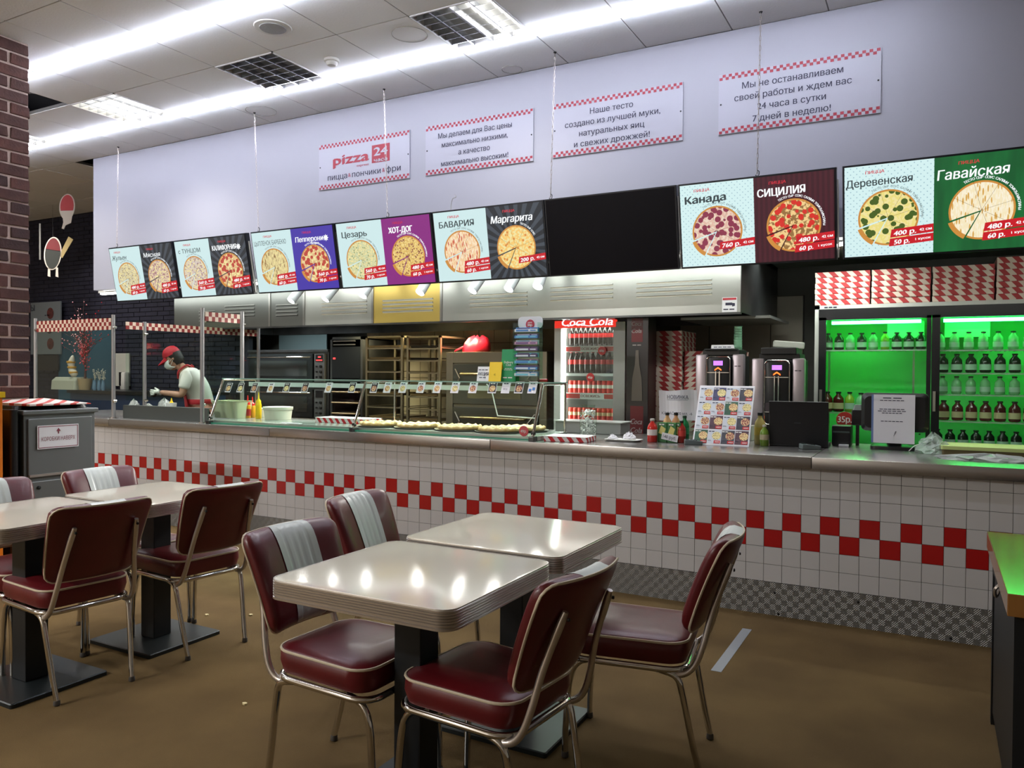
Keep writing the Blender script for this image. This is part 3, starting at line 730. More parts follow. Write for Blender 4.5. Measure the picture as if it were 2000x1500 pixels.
for x0, lb, ln, nc in SG:
    t = thing('wall_sign', lb, 'sign', (x0+.495, FAS_Y-.006, 3.18), group='signs on the white wall')
    MB().box(-.495, .495, -.004, .006, -.2, .2).build('sign_board', signm, t)
    mb = MB(); checker(mb, -.49, .49, .16, .197, 2, 48, 0, None, -.0055)
    mb.build('checker_border', mat('sign_red', (150, 28, 50), .5), t); mb = MB(); checker(mb, -.49, .49, -.197, -.16, 2, 48, 0, None, -.0055)
    mb.build('checker_border', mat('sign_red', (150, 28, 50), .5), t)
    mb = MB()
    if ln:
        ws = {'Мы делаем для Вас цены': .68, 'максимально низкими,': .61, 'а качество': .29, 'максимально высоким!': .62, 'Наше тесто': .33, 'создано из лучшей муки,': .73, 'натуральных яиц': .5, 'и свежих дрожжей!': .58,
              'Мы не останавливаем': .62, 'своей работы и ждем вас': .72, '24 часа в сутки': .42, '7 дней в неделю!': .48}
        for q, s_ in enumerate(ln): mb.text(s_, -.03, .105-.076*q, .042, 0, w=ws[s_], y=-.006, bold=.012)
        mb.build('lettering', navy, t)
    else:
        mb.text('pizza', -.13, .045, .085, 0, w=.39, y=-.006, bold=.06); mb.text('express', .0, -.03, .02, 0, w=.13, y=-.006, bold=.02)
        mb.rect(.1, .29, -.03, .12, -.0055, 0)
        mb.text('24', .195, .065, .07, 1, y=-.007, bold=.05, w=.14); mb.text('часа', .195, -.008, .028, 1, y=-.007, bold=.05, w=.14)
        mb.text('пицца', -.28, -.1, .05, 2, w=.22, y=-.006, bold=.01); mb.text('&', -.145, -.1, .035, 0, y=-.006); mb.text('пончики', .04, -.1, .05, 2, w=.31, y=-.006, bold=.01); mb.text('&', .225, -.1, .035, 0, y=-.006)
        mb.text('фри', .33, -.1, .05, 2, w=.15, y=-.006, bold=.01)
        mb.build('lettering', [mat('sign_red', (150, 28, 50)), signm, navy], t)
    for sx in (-.48, .48): MB().lathe([(0, -.004), (.005, -.003), (.006, 0)], 8, (sx, -.004, 0), axis='y').build('screw', blackm, t)

# ================================================================== KITCHEN: hood
HY = 5.9
hx0, hx1 = X(340, HY, 600), X(1447, HY, 600)
HB = 1.832
t = thing('extractor_hood', 'long stainless steel extractor hood hanging over the kitchen', 'extractor hood', ((hx0+hx1)/2, HY, HB))
HX = (hx0+hx1)/2
def hb(mb, name, m, par=None, **k):
    mb.v = [(v[0]-HX, v[1]-HY, v[2]-HB) for v in mb.v]; return mb.build(name, m, par or t, **k)
cuts = [340, 527, 594, 728, 862, 1447]
hxs = [X(p, HY, 600) for p in cuts]
for k in range(5):
    a, b_ = hxs[k]+.003, hxs[k+1]-.003
    pn = hb(MB().box(a, b_, HY, HY+.015, HB, 2.34), 'front_panel', hood_refl if k == 3 else steel_l if k > 1 else mat('hood_steel_dark', (120, 124, 122), .3, .85), label='yellow-toned front panel' if k == 3 else None)
for px in cuts[1:-1]:
    hb(MB().box(X(px, HY, 600)-.012, X(px, HY, 600)+.012, HY-.008, HY, HB, 2.34), 'joint_strip', steel)
hb(MB().box(hx0, hx1, HY+.02, HY+1.5, 2.3, 2.34).box(hx0, hx0+.01, HY+.01, HY+1.5, HB, 2.34).box(hx1-.01, hx1, HY+.01, HY+1.5, HB, 2.34).box(hx0, hx1, HY+1.49, HY+1.5, HB, 2.34), 'hood_shell', steel_d)
hb(MB().box(hx0, hx1, HY-.004, HY+.03, HB-.015, HB), 'bottom_lip', steel_d)
# slots: groups of four louvres
for a, b_, yt in ((390, 420, 608), (440, 498, 597), (540, 582, 595), (628, 717, 590), (748, 846, 585), (918, 1030, 573), (1075, 1197, 558), (1243, 1390, 549)):
    xa, xb = X(a, HY, 600), X(b_, HY, 600); zt = Z((a+b_)/2, yt, HY)
    for q in range(4):
        z = zt-.035*q
        s_ = MB().box(xa, xb, HY-.003, HY+.002, z-.013, z-.004)
        sl = hb(s_, 'slot', mat('slot_dark', (40, 42, 40), .6) if a < 600 else mat('slot_light', (232, 228, 210), .5))  # pale colour paints the lit inside of the slots; left groups stay dark
        hb(MB().box(xa, xb, HY-.012, HY, z-.004, z+.004), 'louvre', steel_l)
# filters under the hood
mb = MB()
for k in range(44):
    x = X(1290, 6.3, 620)+.0; xx = hx0+.1+(hx1-hx0-.2)*k/44; mb.box(xx, xx+.05, HY+.06, HY+.5, HB+.05, HB+.07)
hb(mb, 'grease_filter', steel_d, kind='stuff')
hb(MB().box(X(1290, HY, 620), X(1482, HY+.1, 620), HY+.55, HY+2.1-.65, HB-.012, HB+.01), 'lower_tray', steel_l)
# camera warning sticker
sx, sz = X(1425, HY, 595), Z(1425, 595, HY)
st = tag(MB().box(-.055, .055, -.002, 0, -.055, .055).build('camera_sticker', paper, None, loc=(sx, HY-.001, sz)), 'small square camera-warning sticker at the right end of the hood', 'sticker')
MB().rect(-.05, .05, .035, .05, -.003, 0).rect(-.03, .02, -.005, .015, -.003, 1).poly([(.02, -.015), (.04, -.01), (.04, .01), (.02, .012)], -.004, -.002, 1).text('~2', 0, -.035, .012, 1, w=.09, y=-.003).build('print', [mat('sticker_red', (180, 40, 50), .5), navy], st)

# strip light under the fascia
t = thing('strip_light', 'white strip light fixed under the lower edge of the white wall', 'strip light', (-4.5, FAS_Y+.17, FAS_Z-.01))
MB().box(-3.72, 5.6, -.03, .03, 0, .03).build('housing', white, t); MB().box(-3.7, 5.58, -.02, .02, -.018, 0).build('tube', emit('strip_glow', (250, 252, 245), 30), t)

# spotlights
spl = ['cylinder spotlight, leftmost, in front of the narrow hood panel', 'second cylinder spotlight from the left', 'third cylinder spotlight from the left', 'spotlight in front of the yellow hood panel', 'fifth spotlight from the left, right of the yellow hood panel', 'spotlight second from the right', 'rightmost spotlight, right of the leaflet rack']
cyl = mat('spot_grey', (150, 155, 160), .45)
for k, (px, py, tl) in enumerate(((568, 588, .5), (635, 585, .55), (708, 578, .3), (820, 572, .3), (922, 568, .5), (993, 565, .35), (1050, 560, .05))):
    p = at(px, py, 'y', 5.55); dx = -tl*.5
    t = thing('spotlight', spl[k], 'spotlight', p, 0, 'spotlights over the display case')
    dn = Vector((dx, -.55, -.78)).normalized(); q = (-dn).to_track_quat('Z', 'Y'); t.rotation_mode = 'QUATERNION'; t.rotation_quaternion = q
    MB().lathe([(.03, .004), (.043, 0), (.043, .17), (.038, .175)], 20).build('lamp_body', cyl, t, smooth=40)
    MB().lathe([(0, -.001), (.036, -.001), (.036, .003)], 20).build('lamp_lens', emit('spot_glow', (255, 255, 250), 70), t)
    e = (q.inverted() @ Vector((0, 0, .17))) ; m_ = (0, 0, .1)
    MB().tube([m_, Vector(m_)+q.inverted() @ Vector((.0, .0, .2))], .008, 6).build('stem', black, t)
    l = bpy.data.lights.new('spot_light', 'SPOT'); l.energy = SPOT_W; l.spot_size = D(80); l.spot_blend = .5; l.shadow_soft_size = .03; l.color = (1, .98, .93)
    o = bpy.data.objects.new('spot_light', l); COL.objects.link(o); o.location = p+dn*.02; o.rotation_euler = (-dn).to_track_quat('Z', 'Y').to_euler()
t = thing('spot_track', 'thin black ceiling track carrying the spotlights', 'lighting track', (-4.1, 5.63, 2.3)); MB().box(-1.7, 1.7, -.015, .015, -.02, .04).build('rail', black, t)
# warm lamp under the hood; the other three are added fill
area('kitchen_lamp', ((Xa+Xb)/2, 6.7, 1.9), (0, 0, 0), 1.6, .3, 75, (1, .86, .52))
area('corner_room_lamp', (-10.3, 5.9, 3.64), (0, 0, 0), .5, .5, 24, (1, .95, .9))  # added to brighten the dim corner room
area('kitchen_lamp', (-.9, 6.45, 2.33), (0, 0, 0), 1.2, .2, 14, (.95, 1, .95))  # added to brighten the right of the kitchen
area('kitchen_lamp', (-6.8, 6.5, 2.28), (0, 0, 0), .6, .2, 36, (.9, .97, 1))  # added to brighten the left of the kitchen

# ================================================================== ovens and racks
def front(px0, px1, py0, py1, Y):     # real box extents of a front seen between these pixels
    pm = (py0+py1)/2; xm = (px0+px1)/2
    return X(px0, Y, pm), X(px1, Y, pm), Z(xm, py1, Y), Z(xm, py0, Y)
# wide deck oven
OY = 6.75
x0, x1, z0, z1 = front(483, 640, 683, 830, OY)
t = thing('deck_oven', 'wide dark steel deck oven with a red-lit control strip', 'oven', ((x0+x1)/2, OY, 0)); xc = (x0+x1)/2; w = (x1-x0)/2
MB().box(-w, w, .02, .7, .3, z1).box(-w, w, 0, .02, z1-.03, z1).box(-w, w, 0, .02, z1-.44, z1-.40).build('body', steel_d, t, bev=.004)
for zt in (z1-.04, z1-.45):
    d = MB().box(-w+.03, w-.22, -.01, .02, zt-.33, zt-.01).build('oven_door', mat('oven_dark', (62, 68, 70), .3, .8), t, bev=.004)
    MB().box(-w+.14, w-.3, -.014, -.008, zt-.27, zt-.09).build('window', mat('oven_glass', (50, 56, 54), .12, .2), d)
    MB().tube([(-w+.06, -.01, zt-.05), (-w+.06, -.05, zt-.05), (w-.25, -.05, zt-.05), (w-.25, -.01, zt-.05)], .011, 8).build('handle', chrome, d, smooth=60)
    c = MB().box(w-.19, w-.04, -.012, .02, zt-.33, zt-.01).build('control_panel', mat('panel_grey', (110, 112, 112), .4, .6), t)
    MB().box(w-.17, w-.06, -.014, -.01, zt-.10, zt-.02).build('display', black, c)
    if zt > z1-.1:
        MB().box(w-.13, w-.09, -.017, -.013, zt-.055, zt-.04).box(w-.16, w-.07, -.017, -.013, zt-.09, zt-.078).build('red_digits', emit('led_red', (255, 60, 60), 2), c)
    for zz in (.155, .215, .275):
        for xx in (w-.15, w-.09): MB().lathe([(0, -.03), (.016 if xx > w-.12 else .01, -.028), (.018 if xx > w-.12 else .01, -.012)], 12, (xx, 0, zt-zz), axis='y').build('knob', black, c)
for sx in (-w+.05, w-.05): MB().box(sx-.03, sx+.03, .05, .65, 0, .3).build('leg', steel_d, t)
# blue-grey wall plate above the oven
x0, x1, z0, z1 = front(545, 638, 650, 683, 7.4)
tag(MB().box(x0, x1, 7.4, 7.42, z0-.02, z1).build('wall_plate', mat('plate_blue', (105, 125, 128), .4, .5)), 'blue-grey metal plate on the wall above the deck oven', 'wall panel')
# dark baking cabinet
x0, x1, z0, z1 = front(645, 708, 658, 830, OY)
t = thing('baking_cabinet', 'tall dark baking cabinet with trays below, right of the deck oven', 'cabinet', ((x0+x1)/2, OY, 0)); w = (x1-x0)/2
MB().box(-w, -w+.03, 0, .6, 0, z1).box(w-.03, w, 0, .6, 0, z1).box(-w, w, 0, .6, z1-.03, z1).box(-w, w, .57, .6, 0, z1).box(-w, w, 0, .6, z1-.5, z1-.47).build('frame', steel_d, t)
d = MB().box(-w+.03, w-.03, -.005, .02, z1-.46, z1-.11).build('cabinet_door', mat('cab_dark', (28, 32, 36), .3, .3), t)
for zz in (.04, .08): MB().box(-w+.05, w-.1, -.01, .0, z1-zz-.012, z1-zz).build('vent_slat', steel, t)
MB().box(-w+.05, -w+.08, -.012, -.005, z1-.25, z1-.23).build('red_light', emit('led_red', (255, 60, 60), 2), d)
for k in range(4):
    zz = z1-.62-.12*k
    MB().box(-w+.05, w-.03, -.03, .5, zz, zz+.012).tube([(-w+.05, -.03, zz+.006), (w-.03, -.03, zz+.006)], .009, 6).build('tray', mat('wood_tray', (150, 125, 85), .5), t)
# tray racks
for k, (a, b_, n_, lb) in enumerate(((712, 788, 9, 'steel tray rack with pale trays, right of the dark baking cabinet'), (792, 862, 9, 'steel tray rack with dark pans, beside the steel pizza oven'))):
    x0, x1, z0, z1 = front(a, b_, 656, 830, 6.6); w = (x1-x0)/2-.012
    t = thing('tray_rack', lb, 'rack', ((x0+x1)/2, 6.6, 0), group='tray racks'); fm = mat('rack_metal', (140, 130, 105), .35, .8)
    for sx in (-w, w-.025):
        for sy in (0, .5): MB().box(sx, sx+.025, sy, sy+.025, .08, z1).build('upright', fm, t)
        for sy in (0, .5): MB().lathe([(0, -.012), (.04, -.012), (.04, .012), (0, .012)], 12, (sx+.012, sy+.012, .04), axis='y').build('wheel', black, t)
    MB().box(-w, w, 0, .525, z1-.02, z1).build('top_frame', fm, t)
    for q in range(n_):
        zz = z1-.12-.125*q
        MB().box(-w+.025, -w+.045, 0, .5, zz-.006, zz).box(w-.045, w-.025, 0, .5, zz-.006, zz).box(-w+.02, w-.02, .0, .012, zz-.02, zz-.006).build('runner', fm, t)
        if q not in (2, 5):
            MB().rings([rrect(-w+.035, w-.035, .01, .49, .03, zz, 3), rrect(-w+.03, w-.03, .0, .5, .03, zz+.02, 3), rrect(-w+.04, w-.04, .015, .485, .03, zz+.018, 3), rrect(-w+.045, w-.045, .02, .48, .03, zz+.004, 3)])\
                .build('tray', mat('pan_dark', (45, 42, 38), .4, .5) if (k and q < 2) else mat('tray_metal', (165, 150, 115), .35, .7), t)
# steel pizza oven with red bag
x0, x1, z0, z1 = front(869, 1066, 687, 830, 6.6); w = (x1-x0)/2; ox = (x0+x1)/2
t = thing('pizza_oven', 'brushed steel pizza oven with two windowed doors under a red bag', 'oven', (ox, 6.62, 0))
MB().box(-w, w, .02, .8, .35, z1).box(-w, -w+.08, 0, .02, .35, z1).box(w-.08, w, 0, .02, .35, z1).box(-w+.08, w-.08, 0, .02, z1-.11, z1).build('body', mat('oven_steel', (135, 128, 112), .35, .8), t, bev=.004)
for zt in (z1-.12, z1-.55):
    d = MB().box(-w+.09, w-.09, -.015, .02, zt-.40, zt).build('oven_door', mat('oven_door', (95, 95, 88), .28, .85), t, bev=.005)
    MB().box(-.3, .3, -.02, -.014, zt-.34, zt-.2).build('window', mat('oven_window', (120, 115, 85), .15, .3), d)
    MB().tube([(-.36, -.015, zt-.09), (-.36, -.06, zt-.1), (.36, -.06, zt-.1), (.36, -.015, zt-.09)], .012, 8).build('handle', mat('brass_handle', (200, 185, 140), .25, .9), d, smooth=60)
    for sx in (-.45, .45): MB().tube([(sx, -.015, zt-.05), (sx*.85, -.04, zt-.14), (sx*1.0, -.015, zt-.22)], .006, 6).build('hinge_arm', chrome_w, d)
for sx in (-w+.06, w-.06):
    for sy in (.08, .7): MB().box(sx-.025, sx+.025, sy-.025, sy+.025, 0, .35).build('leg', steel_d, t)
p = at(926, 686, 'y', 6.9); mb = MB(); rs = []
for (s_, h) in ((1, 0), (1.05, .03), (.95, .09), (.7, .14), (.3, .165)):
    rs.append([(.14*s_*math.cos(2*PI*j/18)*(1+.12*math.sin(3*j))+.02*h*8, .13*s_*math.sin(2*PI*j/18), h*(1+.12*math.sin(j*1.9))) for j in range(18)])
bag = tag(mb.rings(rs).build('red_bag', mat('red_bag', (190, 30, 50), .35), None, smooth=70, loc=(p.x, 6.95, z1+.001)), 'crumpled red thermal bag on top of the steel pizza oven', 'bag')
MB().tube(curve([(-.1, -.1, .06), (-.18, -.12, .02), (-.2, -.1, .01)]), .01, 6).build('strap', mat('red_bag', (190, 30, 50), .35), bag, smooth=60)

# ================================================================== cola cooler
def bottle_mesh(body, cap, label, h=.17, r=.027, n=12, lz=(.42, .62)):
    mb = MB()
    mb.lathe([(r*.8, 0), (r, .01*h/.17), (r, h*lz[0])], n, m=0); mb.lathe([(r*1.03, h*lz[0]), (r*1.03, h*lz[1])], n, m=2)
    mb.lathe([(r, h*lz[1]), (r*.95, h*.68), (r*.4, h*.86), (r*.38, h*.93)], n, m=0); mb.lathe([(r*.5, h*.92), (r*.5, h), (r*.3, h*1.005)], n, m=1)
    o = mb.build('bottle', [body, cap, label], None, smooth=50); COL.objects.unlink(o); return o
def can_mesh(body, band):
    mb = MB(); mb.lathe([(.021, 0), (.026, .005), (.026, .045)], 12, m=0).lathe([(.0262, .045), (.0262, .075)], 12, m=1).lathe([(.026, .075), (.026, .105), (.022, .113), (.02, .112)], 12, m=0)
    o = mb.build('drink_can', [body, band], None, smooth=40); COL.objects.unlink(o); return o
def put(src, name, label, cat, group, loc, rz=0, sc=1):
    o = src.copy(); COL.objects.link(o); o.name = name; o.location = loc; o.rotation_euler = (0, 0, rz); o.scale = (sc, sc, sc); return tag(o, label, cat, group)
KY = 6.3
x0, x1 = X(1086, KY, 720), X(1222, KY, 720); w = (x1-x0)/2; xc = (x0+x1)/2
zh0, zh1 = Z(1150, 640, KY), 1.81
t = thing('drinks_cooler', 'glass-fronted white-lit cooler with a red cola header', 'fridge', (xc, KY, 0))
coolw = mat('cooler_white', (232, 235, 232), .4); grey = mat('cooler_grey', (150, 152, 150), .4, .3)
iw0, iw1 = -w+.06, w-.1
MB().box(-w, iw0, .0, .62, .0, zh1).box(iw1, w, 0, .62, 0, zh1).box(iw0, iw1, .58, .62, 0, zh1).box(iw0, iw1, 0, .62, 0, .3).box(iw0, iw1, .0, .62, zh1-.03, zh1+.04).build('cabinet', coolw, t)
MB().box(iw1-.002, w+.004, -.03, 0, 0, zh1).build('door_frame', grey, t); MB().box(-w-.004, iw0, -.03, 0, 0, zh1).build('door_frame', coolw, t)
MB().box(iw0, iw1, -.02, -.014, .3, zh0).build('door_glass', glass, t)
hd = MB().box(-w+.0, iw1+.02, -.035, 0, zh0, zh1+.02).build('header_sign', emit('cola_red', (226, 48, 36), 1.1), t)
MB().text('Coca', -.14, zh0+.052, .072, 0, w=.23, y=-.038, shear=.25, bold=.03).text('Cola', .12, zh0+.052, .072, 0, w=.22, y=-.038, shear=.25, bold=.03)\
    .tube(curve([(-.2, -.037, zh0+.015), (-.1, -.037, zh0+.03), (0, -.037, zh0+.014), (.1, -.037, zh0+.024)]), .004, 4).build('lettering', whiteE, hd)
for sx in (iw0+.012,): MB().box(sx-.008, sx+.008, .0, .03, .5, zh0-.01).build('light_tube', emit('cooler_glow', (255, 255, 250), 26), t)
MB().box(iw0+.03, iw1-.02, .03, .06, zh0+.004, zh0+.018).build('light_tube', emit('cooler_glow', (255, 255, 250), 26), t)
shz = [Z(1150, 677, KY+.1), Z(1150, 730, KY+.1), Z(1150, 768, KY+.1), Z(1150, 821, KY+.1)]
strip_t = ['ОСВЕЖИСЬ', None, 'ОСВЕЖИСЬ', None]
for k, z in enumerate(shz):
    s_ = MB().box(iw0, iw1, .03, .55, z-.012, z).build('shelf', coolw, t)
    hz = .05 if strip_t[k] else .02
    MB().box(iw0+.02, iw1, .012, .03, z-hz, z+.004).build('shelf_strip', paper, s_)
    if strip_t[k]:
        MB().rect(iw0+.03, iw0+.17, z-hz+.006, z-.004, .0105, 0).rect(iw1-.1, iw1-.01, z-hz+.006, z-.004, .0105, 0).text('ОСВЕЖИСЬ', .0, z-.022, .022, 1, w=.18, y=.0095, bold=.03)\
            .build('strip_print', [red, mat('cola_brown', (120, 60, 60), .5)], s_)
cola = bottle_mesh(mat('cola_liquid', (28, 16, 16), .12), mat('cola_cap', (150, 25, 30), .4), mat('cola_label', (205, 35, 38), .4), .185, .0265)
cola2 = bottle_mesh(mat('cola_liquid', (28, 16, 16), .12), mat('cola_cap', (150, 25, 30), .4), mat('cola_label', (205, 35, 38), .4), .2, .029)
can = can_mesh(mat('can_red', (205, 40, 32), .3, .3), mat('can_white', (235, 225, 215), .3, .2)); can2 = can_mesh(mat('can_red', (205, 40, 32), .3, .3), mat('can_gold', (225, 190, 150), .3, .2))
for k, (src, nm, n_, row) in enumerate(((cola, 'cola_bottle', 10, 'top shelf'), (cola2, 'cola_bottle', 9, 'second shelf'), (can, 'drink_can', 10, 'third shelf'), (can2, 'drink_can', 10, 'fourth shelf'))):
    for q in range(n_):
        xx = xc+iw0+.055+(iw1-iw0-.085)*q/(n_-1)
        put(src, nm, f'{"dark cola bottle" if k < 2 else "red drink can"} on the {row} of the red-topped cooler, {ORD[q]} from the left', 'bottle' if k < 2 else 'can', f'{nm.replace("_", " ")}s on the {row} of the cooler', (xx, KY+.08, shz[k]), q*.7)
for k, (px, py) in enumerate(((1176, 685), (1153, 737))):
    p = at(px, py, 'y', KY-.035); MB().lathe([(0, -.004), (.036, -.003), (.038, 0)], 24, (0, 0, 0), axis='y').text(('60р', '45р')[k], 0, 0, .02, 1, y=-.006, bold=.03).build('price_sticker', [red, white], t, loc=(p.x-xc, p.y-KY, p.z))

# dark cola cooler side with printed bottle
x0, x1 = X(1223, 6.0, 740), X(1266, 6.0, 740)
t = thing('dark_cooler', 'dark cola cooler printed with a glass bottle, beside the white cooler', 'fridge', ((x0+x1)/2, 6.0, 0)); w = (x1-x0)/2
MB().box(-w, w, 0, .2, 0, 1.82).build('cabinet', mat('cooler_dark', (34, 24, 28), .3), t, bev=.004)
zz = lambda py: Z(1245, py, 6.0)
MB().rect(-.05, .045, zz(668), zz(622), -.002, 0).text('Coca', -.005, zz(632), .035, 1, w=.085, y=-.004, shear=.2, bold=.02).text('Cola', -.005, zz(646), .035, 1, w=.085, y=-.004, shear=.2, bold=.02)\
    .text('~2', -.0, zz(674), .012, 1, w=.08, y=-.004).rect(-.055, .055, zz(858), zz(793), -.002, 0).text('Coca', 0, zz(823), .045, 1, w=.1, y=-.004, shear=.3, bold=.02).text('Cola', 0, zz(840), .045, 1, w=.1, y=-.004, shear=.3, bold=.02)\
    .build('cooler_print', [mat('print_red', (95, 20, 26), .4), mat('print_white', (150, 140, 140), .5)], t)
MB().poly([(-.045, zz(783)), (.045, zz(783)), (.04, zz(740)), (.018, zz(712)), (.012, zz(684)), (-.012, zz(684)), (-.018, zz(712)), (-.04, zz(740))], -.005, -.001).build('bottle_picture', mat('print_bottle', (95, 85, 80), .35), t)

# ================================================================== stacks of pizza boxes
sb = stripes('box_stripes', (222, 205, 190), (168, 45, 48), 1, 1, .11)
sb_w = mat('box_white', (220, 216, 208), .6)
def pizza_box_mesh(w=.43, d=.43, h=.042, m=None):
    mb = MB(); mb.box(0, w, 0, d, 0, h*.94, 0); mb.box(-.002, w+.002, -.003, .0, h*.12, h, 0); mb.box(-.002, w+.002, -.002, d+.002, h*.95, h, 1)
    o = mb.build('pizza_box', [m or sb, sb_w]); COL.objects.unlink(o)
    return o
pbx = [pizza_box_mesh(), pizza_box_mesh(m=stripes('box_stripes_b', (222, 205, 190), (168, 45, 48), 1, -1, .11)), pizza_box_mesh(m=stripes('box_stripes_c', (225, 208, 192), (176, 50, 52), 1, 1, .095))]
def stack(n_, xr, y, z, src, place, grp, right=True, h=.042, jit=.004):
    for q in range(n_):
        put(src, 'pizza_box', f'striped pizza box {place}, {ORD[q]} from the bottom', 'pizza box', grp, ((xr-.43 if right else xr)+random.uniform(-jit, jit), y+random.uniform(-jit, jit), z+h*q))
# two tall stacks beside the juice machines, on a low table
bt = thing('low_table', 'low steel table carrying the tall pizza box stacks', 'table', (X(1310, 6.3)-.0, 6.3, 0))
MB().box(-.3, .5, 0, .75, .76, .8).build('table_top', steel, bt)
for sx in (-.28, .45):
    for sy in (.02, .7): MB().box(sx, sx+.03, sy, sy+.03, 0, .76).build('leg', steel, bt)
xr = X(1331, 6.3, 740); n_ = int((Z(1310, 638, 6.3)-.8)/.042)
stack(n_, xr, 6.3, .8, pbx[0], 'in the tallest stack beside the dark cola cooler', 'tall stack of pizza boxes by the dark cooler')
xr2 = X(1374, 6.34, 740); n2 = int((Z(1350, 676, 6.34)-.8)/.042)
for q in range(n2): put(pbx[1], 'pizza_box', f'striped pizza box in the shorter stack left of the juice machine, {ORD[q]} from the bottom', 'pizza box', 'shorter stack of pizza boxes by the juice machine', (xr+.012, 6.34+random.uniform(-.004, .004), .8+.042*q))

# ================================================================== juice machines
t = thing('back_table', 'steel back table under the two drink machines', 'table', (-1.2, 5.95, 0))
MB().box(-.55, .5, 0, .34, .86, .9).build('table_top', steel, t)
for sx in (-.53, .44):
    for sy in (.02, .28): MB().box(sx, sx+.04, sy, sy+.04, 0, .86).build('leg', steel_d, t)
silver = mat('machine_silver', (175, 165, 172), .3, .6)
for k, (a, b_, yt, lb) in enumerate(((1358, 1452, 692, 'left silver and black drink machine with a purple display'), (1468, 1571, 700, 'right silver and black drink machine, with a dark hopper'))):
    MY = 5.97; x0, x1, z0, z1 = front(a, b_, yt, 800, MY); w = (x1-x0)/2; z1 -= .9
    t = thing('drink_machine', lb, 'drink machine', ((x0+x1)/2, MY, .9), group='drink machines')
    MB().box(-w+.02, w-.02, .04, .31, 0, z1-.01).build('body', black, t, bev=.006)
    for sx in (-1, 1): MB().box(*( (-w, -w+.085) if sx < 0 else (w-.085, w)), 0, .07, 0, z1).build('side_column', silver, t, bev=.012, smooth=30)
    c = MB().rings([[(p_[0], -.03+dy, p_[1]) for p_ in [(q_[0], q_[1]) for q_ in rrect(-.09+i_, .09-i_, .1+i_, z1-.015-i_, .03, 0)]] for dy, i_ in ((.03, 0), (0, .004), (-.004, .012))][::1]).build('front_panel', black, t, smooth=30)
    MB().tube([(q_[0], -.032, q_[1]) for q_ in rrect(-.088, .088, .102, z1-.017, .03, 0)], .006, 6, close=True).build('chrome_trim', chrome, c, smooth=60)
    MB().rect(-.035, .035, z1-.085, z1-.05, -.036).build('display', emit('purple_display', (190, 120, 245), 1.6), c)
    MB().poly([(-.025, z1-.125), (-.025, z1-.115), (0, z1-.098), (.025, z1-.115), (.025, z1-.125), (0, z1-.108)], -.038, -.034).build('arrow_light', emit('orange_light', (255, 95, 30), 4), c)
    for sx in (-.014, .014): MB().box(sx-.004, sx+.004, -.05, -.034, .17, z1-.13).build('guide_rail', chrome, c)
    MB().box(-.08, .08, -.04, -.03, z1-.142, z1-.136).box(-.08, .08, -.04, -.03, .19, .196).build('divider', chrome_w, c)
    for sx in (-.055, .055): MB().rings([[(p_[0]+sx, -.036-dy, p_[1]) for p_ in rrect(-.025, .025, .2, .26, .01, 0)] for dy in (0, .006)]).build('button_pad', mat('pad', (60, 50, 55), .3), c)
    if k: MB().poly([(-.025, .165), (0, .145), (.025, .165), (.01, .165), (0, .158), (-.01, .165)], -.04, -.034).rect(-.002, .002, .115, .145, -.036).build('lower_arrow_light', emit('orange_light', (255, 95, 30), 4), c)
    MB().text('~2', 0, 0, .01, 0, w=.05, y=0).build('badge', mat('badge_ink', (70, 65, 70), .5), t, loc=(w-.042, -.002, z1-.09))
    MB().box(-w+.04, w-.04, .06, .3, z1-.01, z1+.035).box(-w+.06, w-.06, .02, .3, z1+.03, z1+(.08 if k else .045)).build('lid', black, t, bev=.006)
# things on top of the machines
p = at(1410, 690, 'y', 6.05)
pm = tag(MB().box(-.09, .09, 0, .004, 0, .075).build('price_leaflet', paper, None, loc=(p.x, 6.05, p.z+.0), rot=(-.5, 0, 0)), 'small printed leaflet leaning on the left drink machine', 'leaflet')
MB().text('~4', 0, .055, .01, 0, w=.14, y=-.001).text('~5', 0, .035, .01, 0, w=.15, y=-.001).rect(-.04, .03, .0, .012, -.001, 1).build('print', [navy, red], pm)
p = at(1441, 690, 'y', 6.1); mb = MB()
cs = thing('cup_stack', 'tall nested stack of green-tinted plastic cups', 'cup stack', (p.x, 6.1, p.z))
for q in range(9): MB().lathe([(.026, .02*q), (.034-.0006*q, .045+.02*q), (.036, .047+.02*q), (.032, .045+.02*q)], 16).build('cup', mat('cup_green', (150, 200, 170), .2, alpha=.8), cs, smooth=40)
p = at(1540, 680, 'y', 6.1)
pp_ = tag(MB().box(-.11, .11, -.02, .12, 0, .05).build('paper_packet', mat('packet_white', (190, 195, 185), .6), None, bev=.01, loc=(p.x, 6.1, p.z-.0), rot=(0, .08, .2)), 'crumpled white packet on the right drink machine', 'packet')
p = at(1437, 760, 'y', 5.8)
tag(MB().lathe([(.03, 0), (.04, .085), (.042, .09), (.036, .088), (.028, .006)], 20).build('paper_cup', white, None, smooth=40, loc=(X(1455, 5.5, 750), 5.5, Z(1455, 757, 5.5))), 'white paper cup between the two drink machines', 'cup')
bpy.data.objects['paper_cup'].location.z = WZ+.1
tag(MB().rings([rrect(-.06, .06, -.06, .06, .01, 0), rrect(-.06, .06, -.06, .06, .01, .1)]).build('cup_carton', mat('carton_white', (205, 200, 190), .7), None, loc=(X(1455, 5.5, 750), 5.5, WZ)), 'small white carton under the paper cup', 'box')

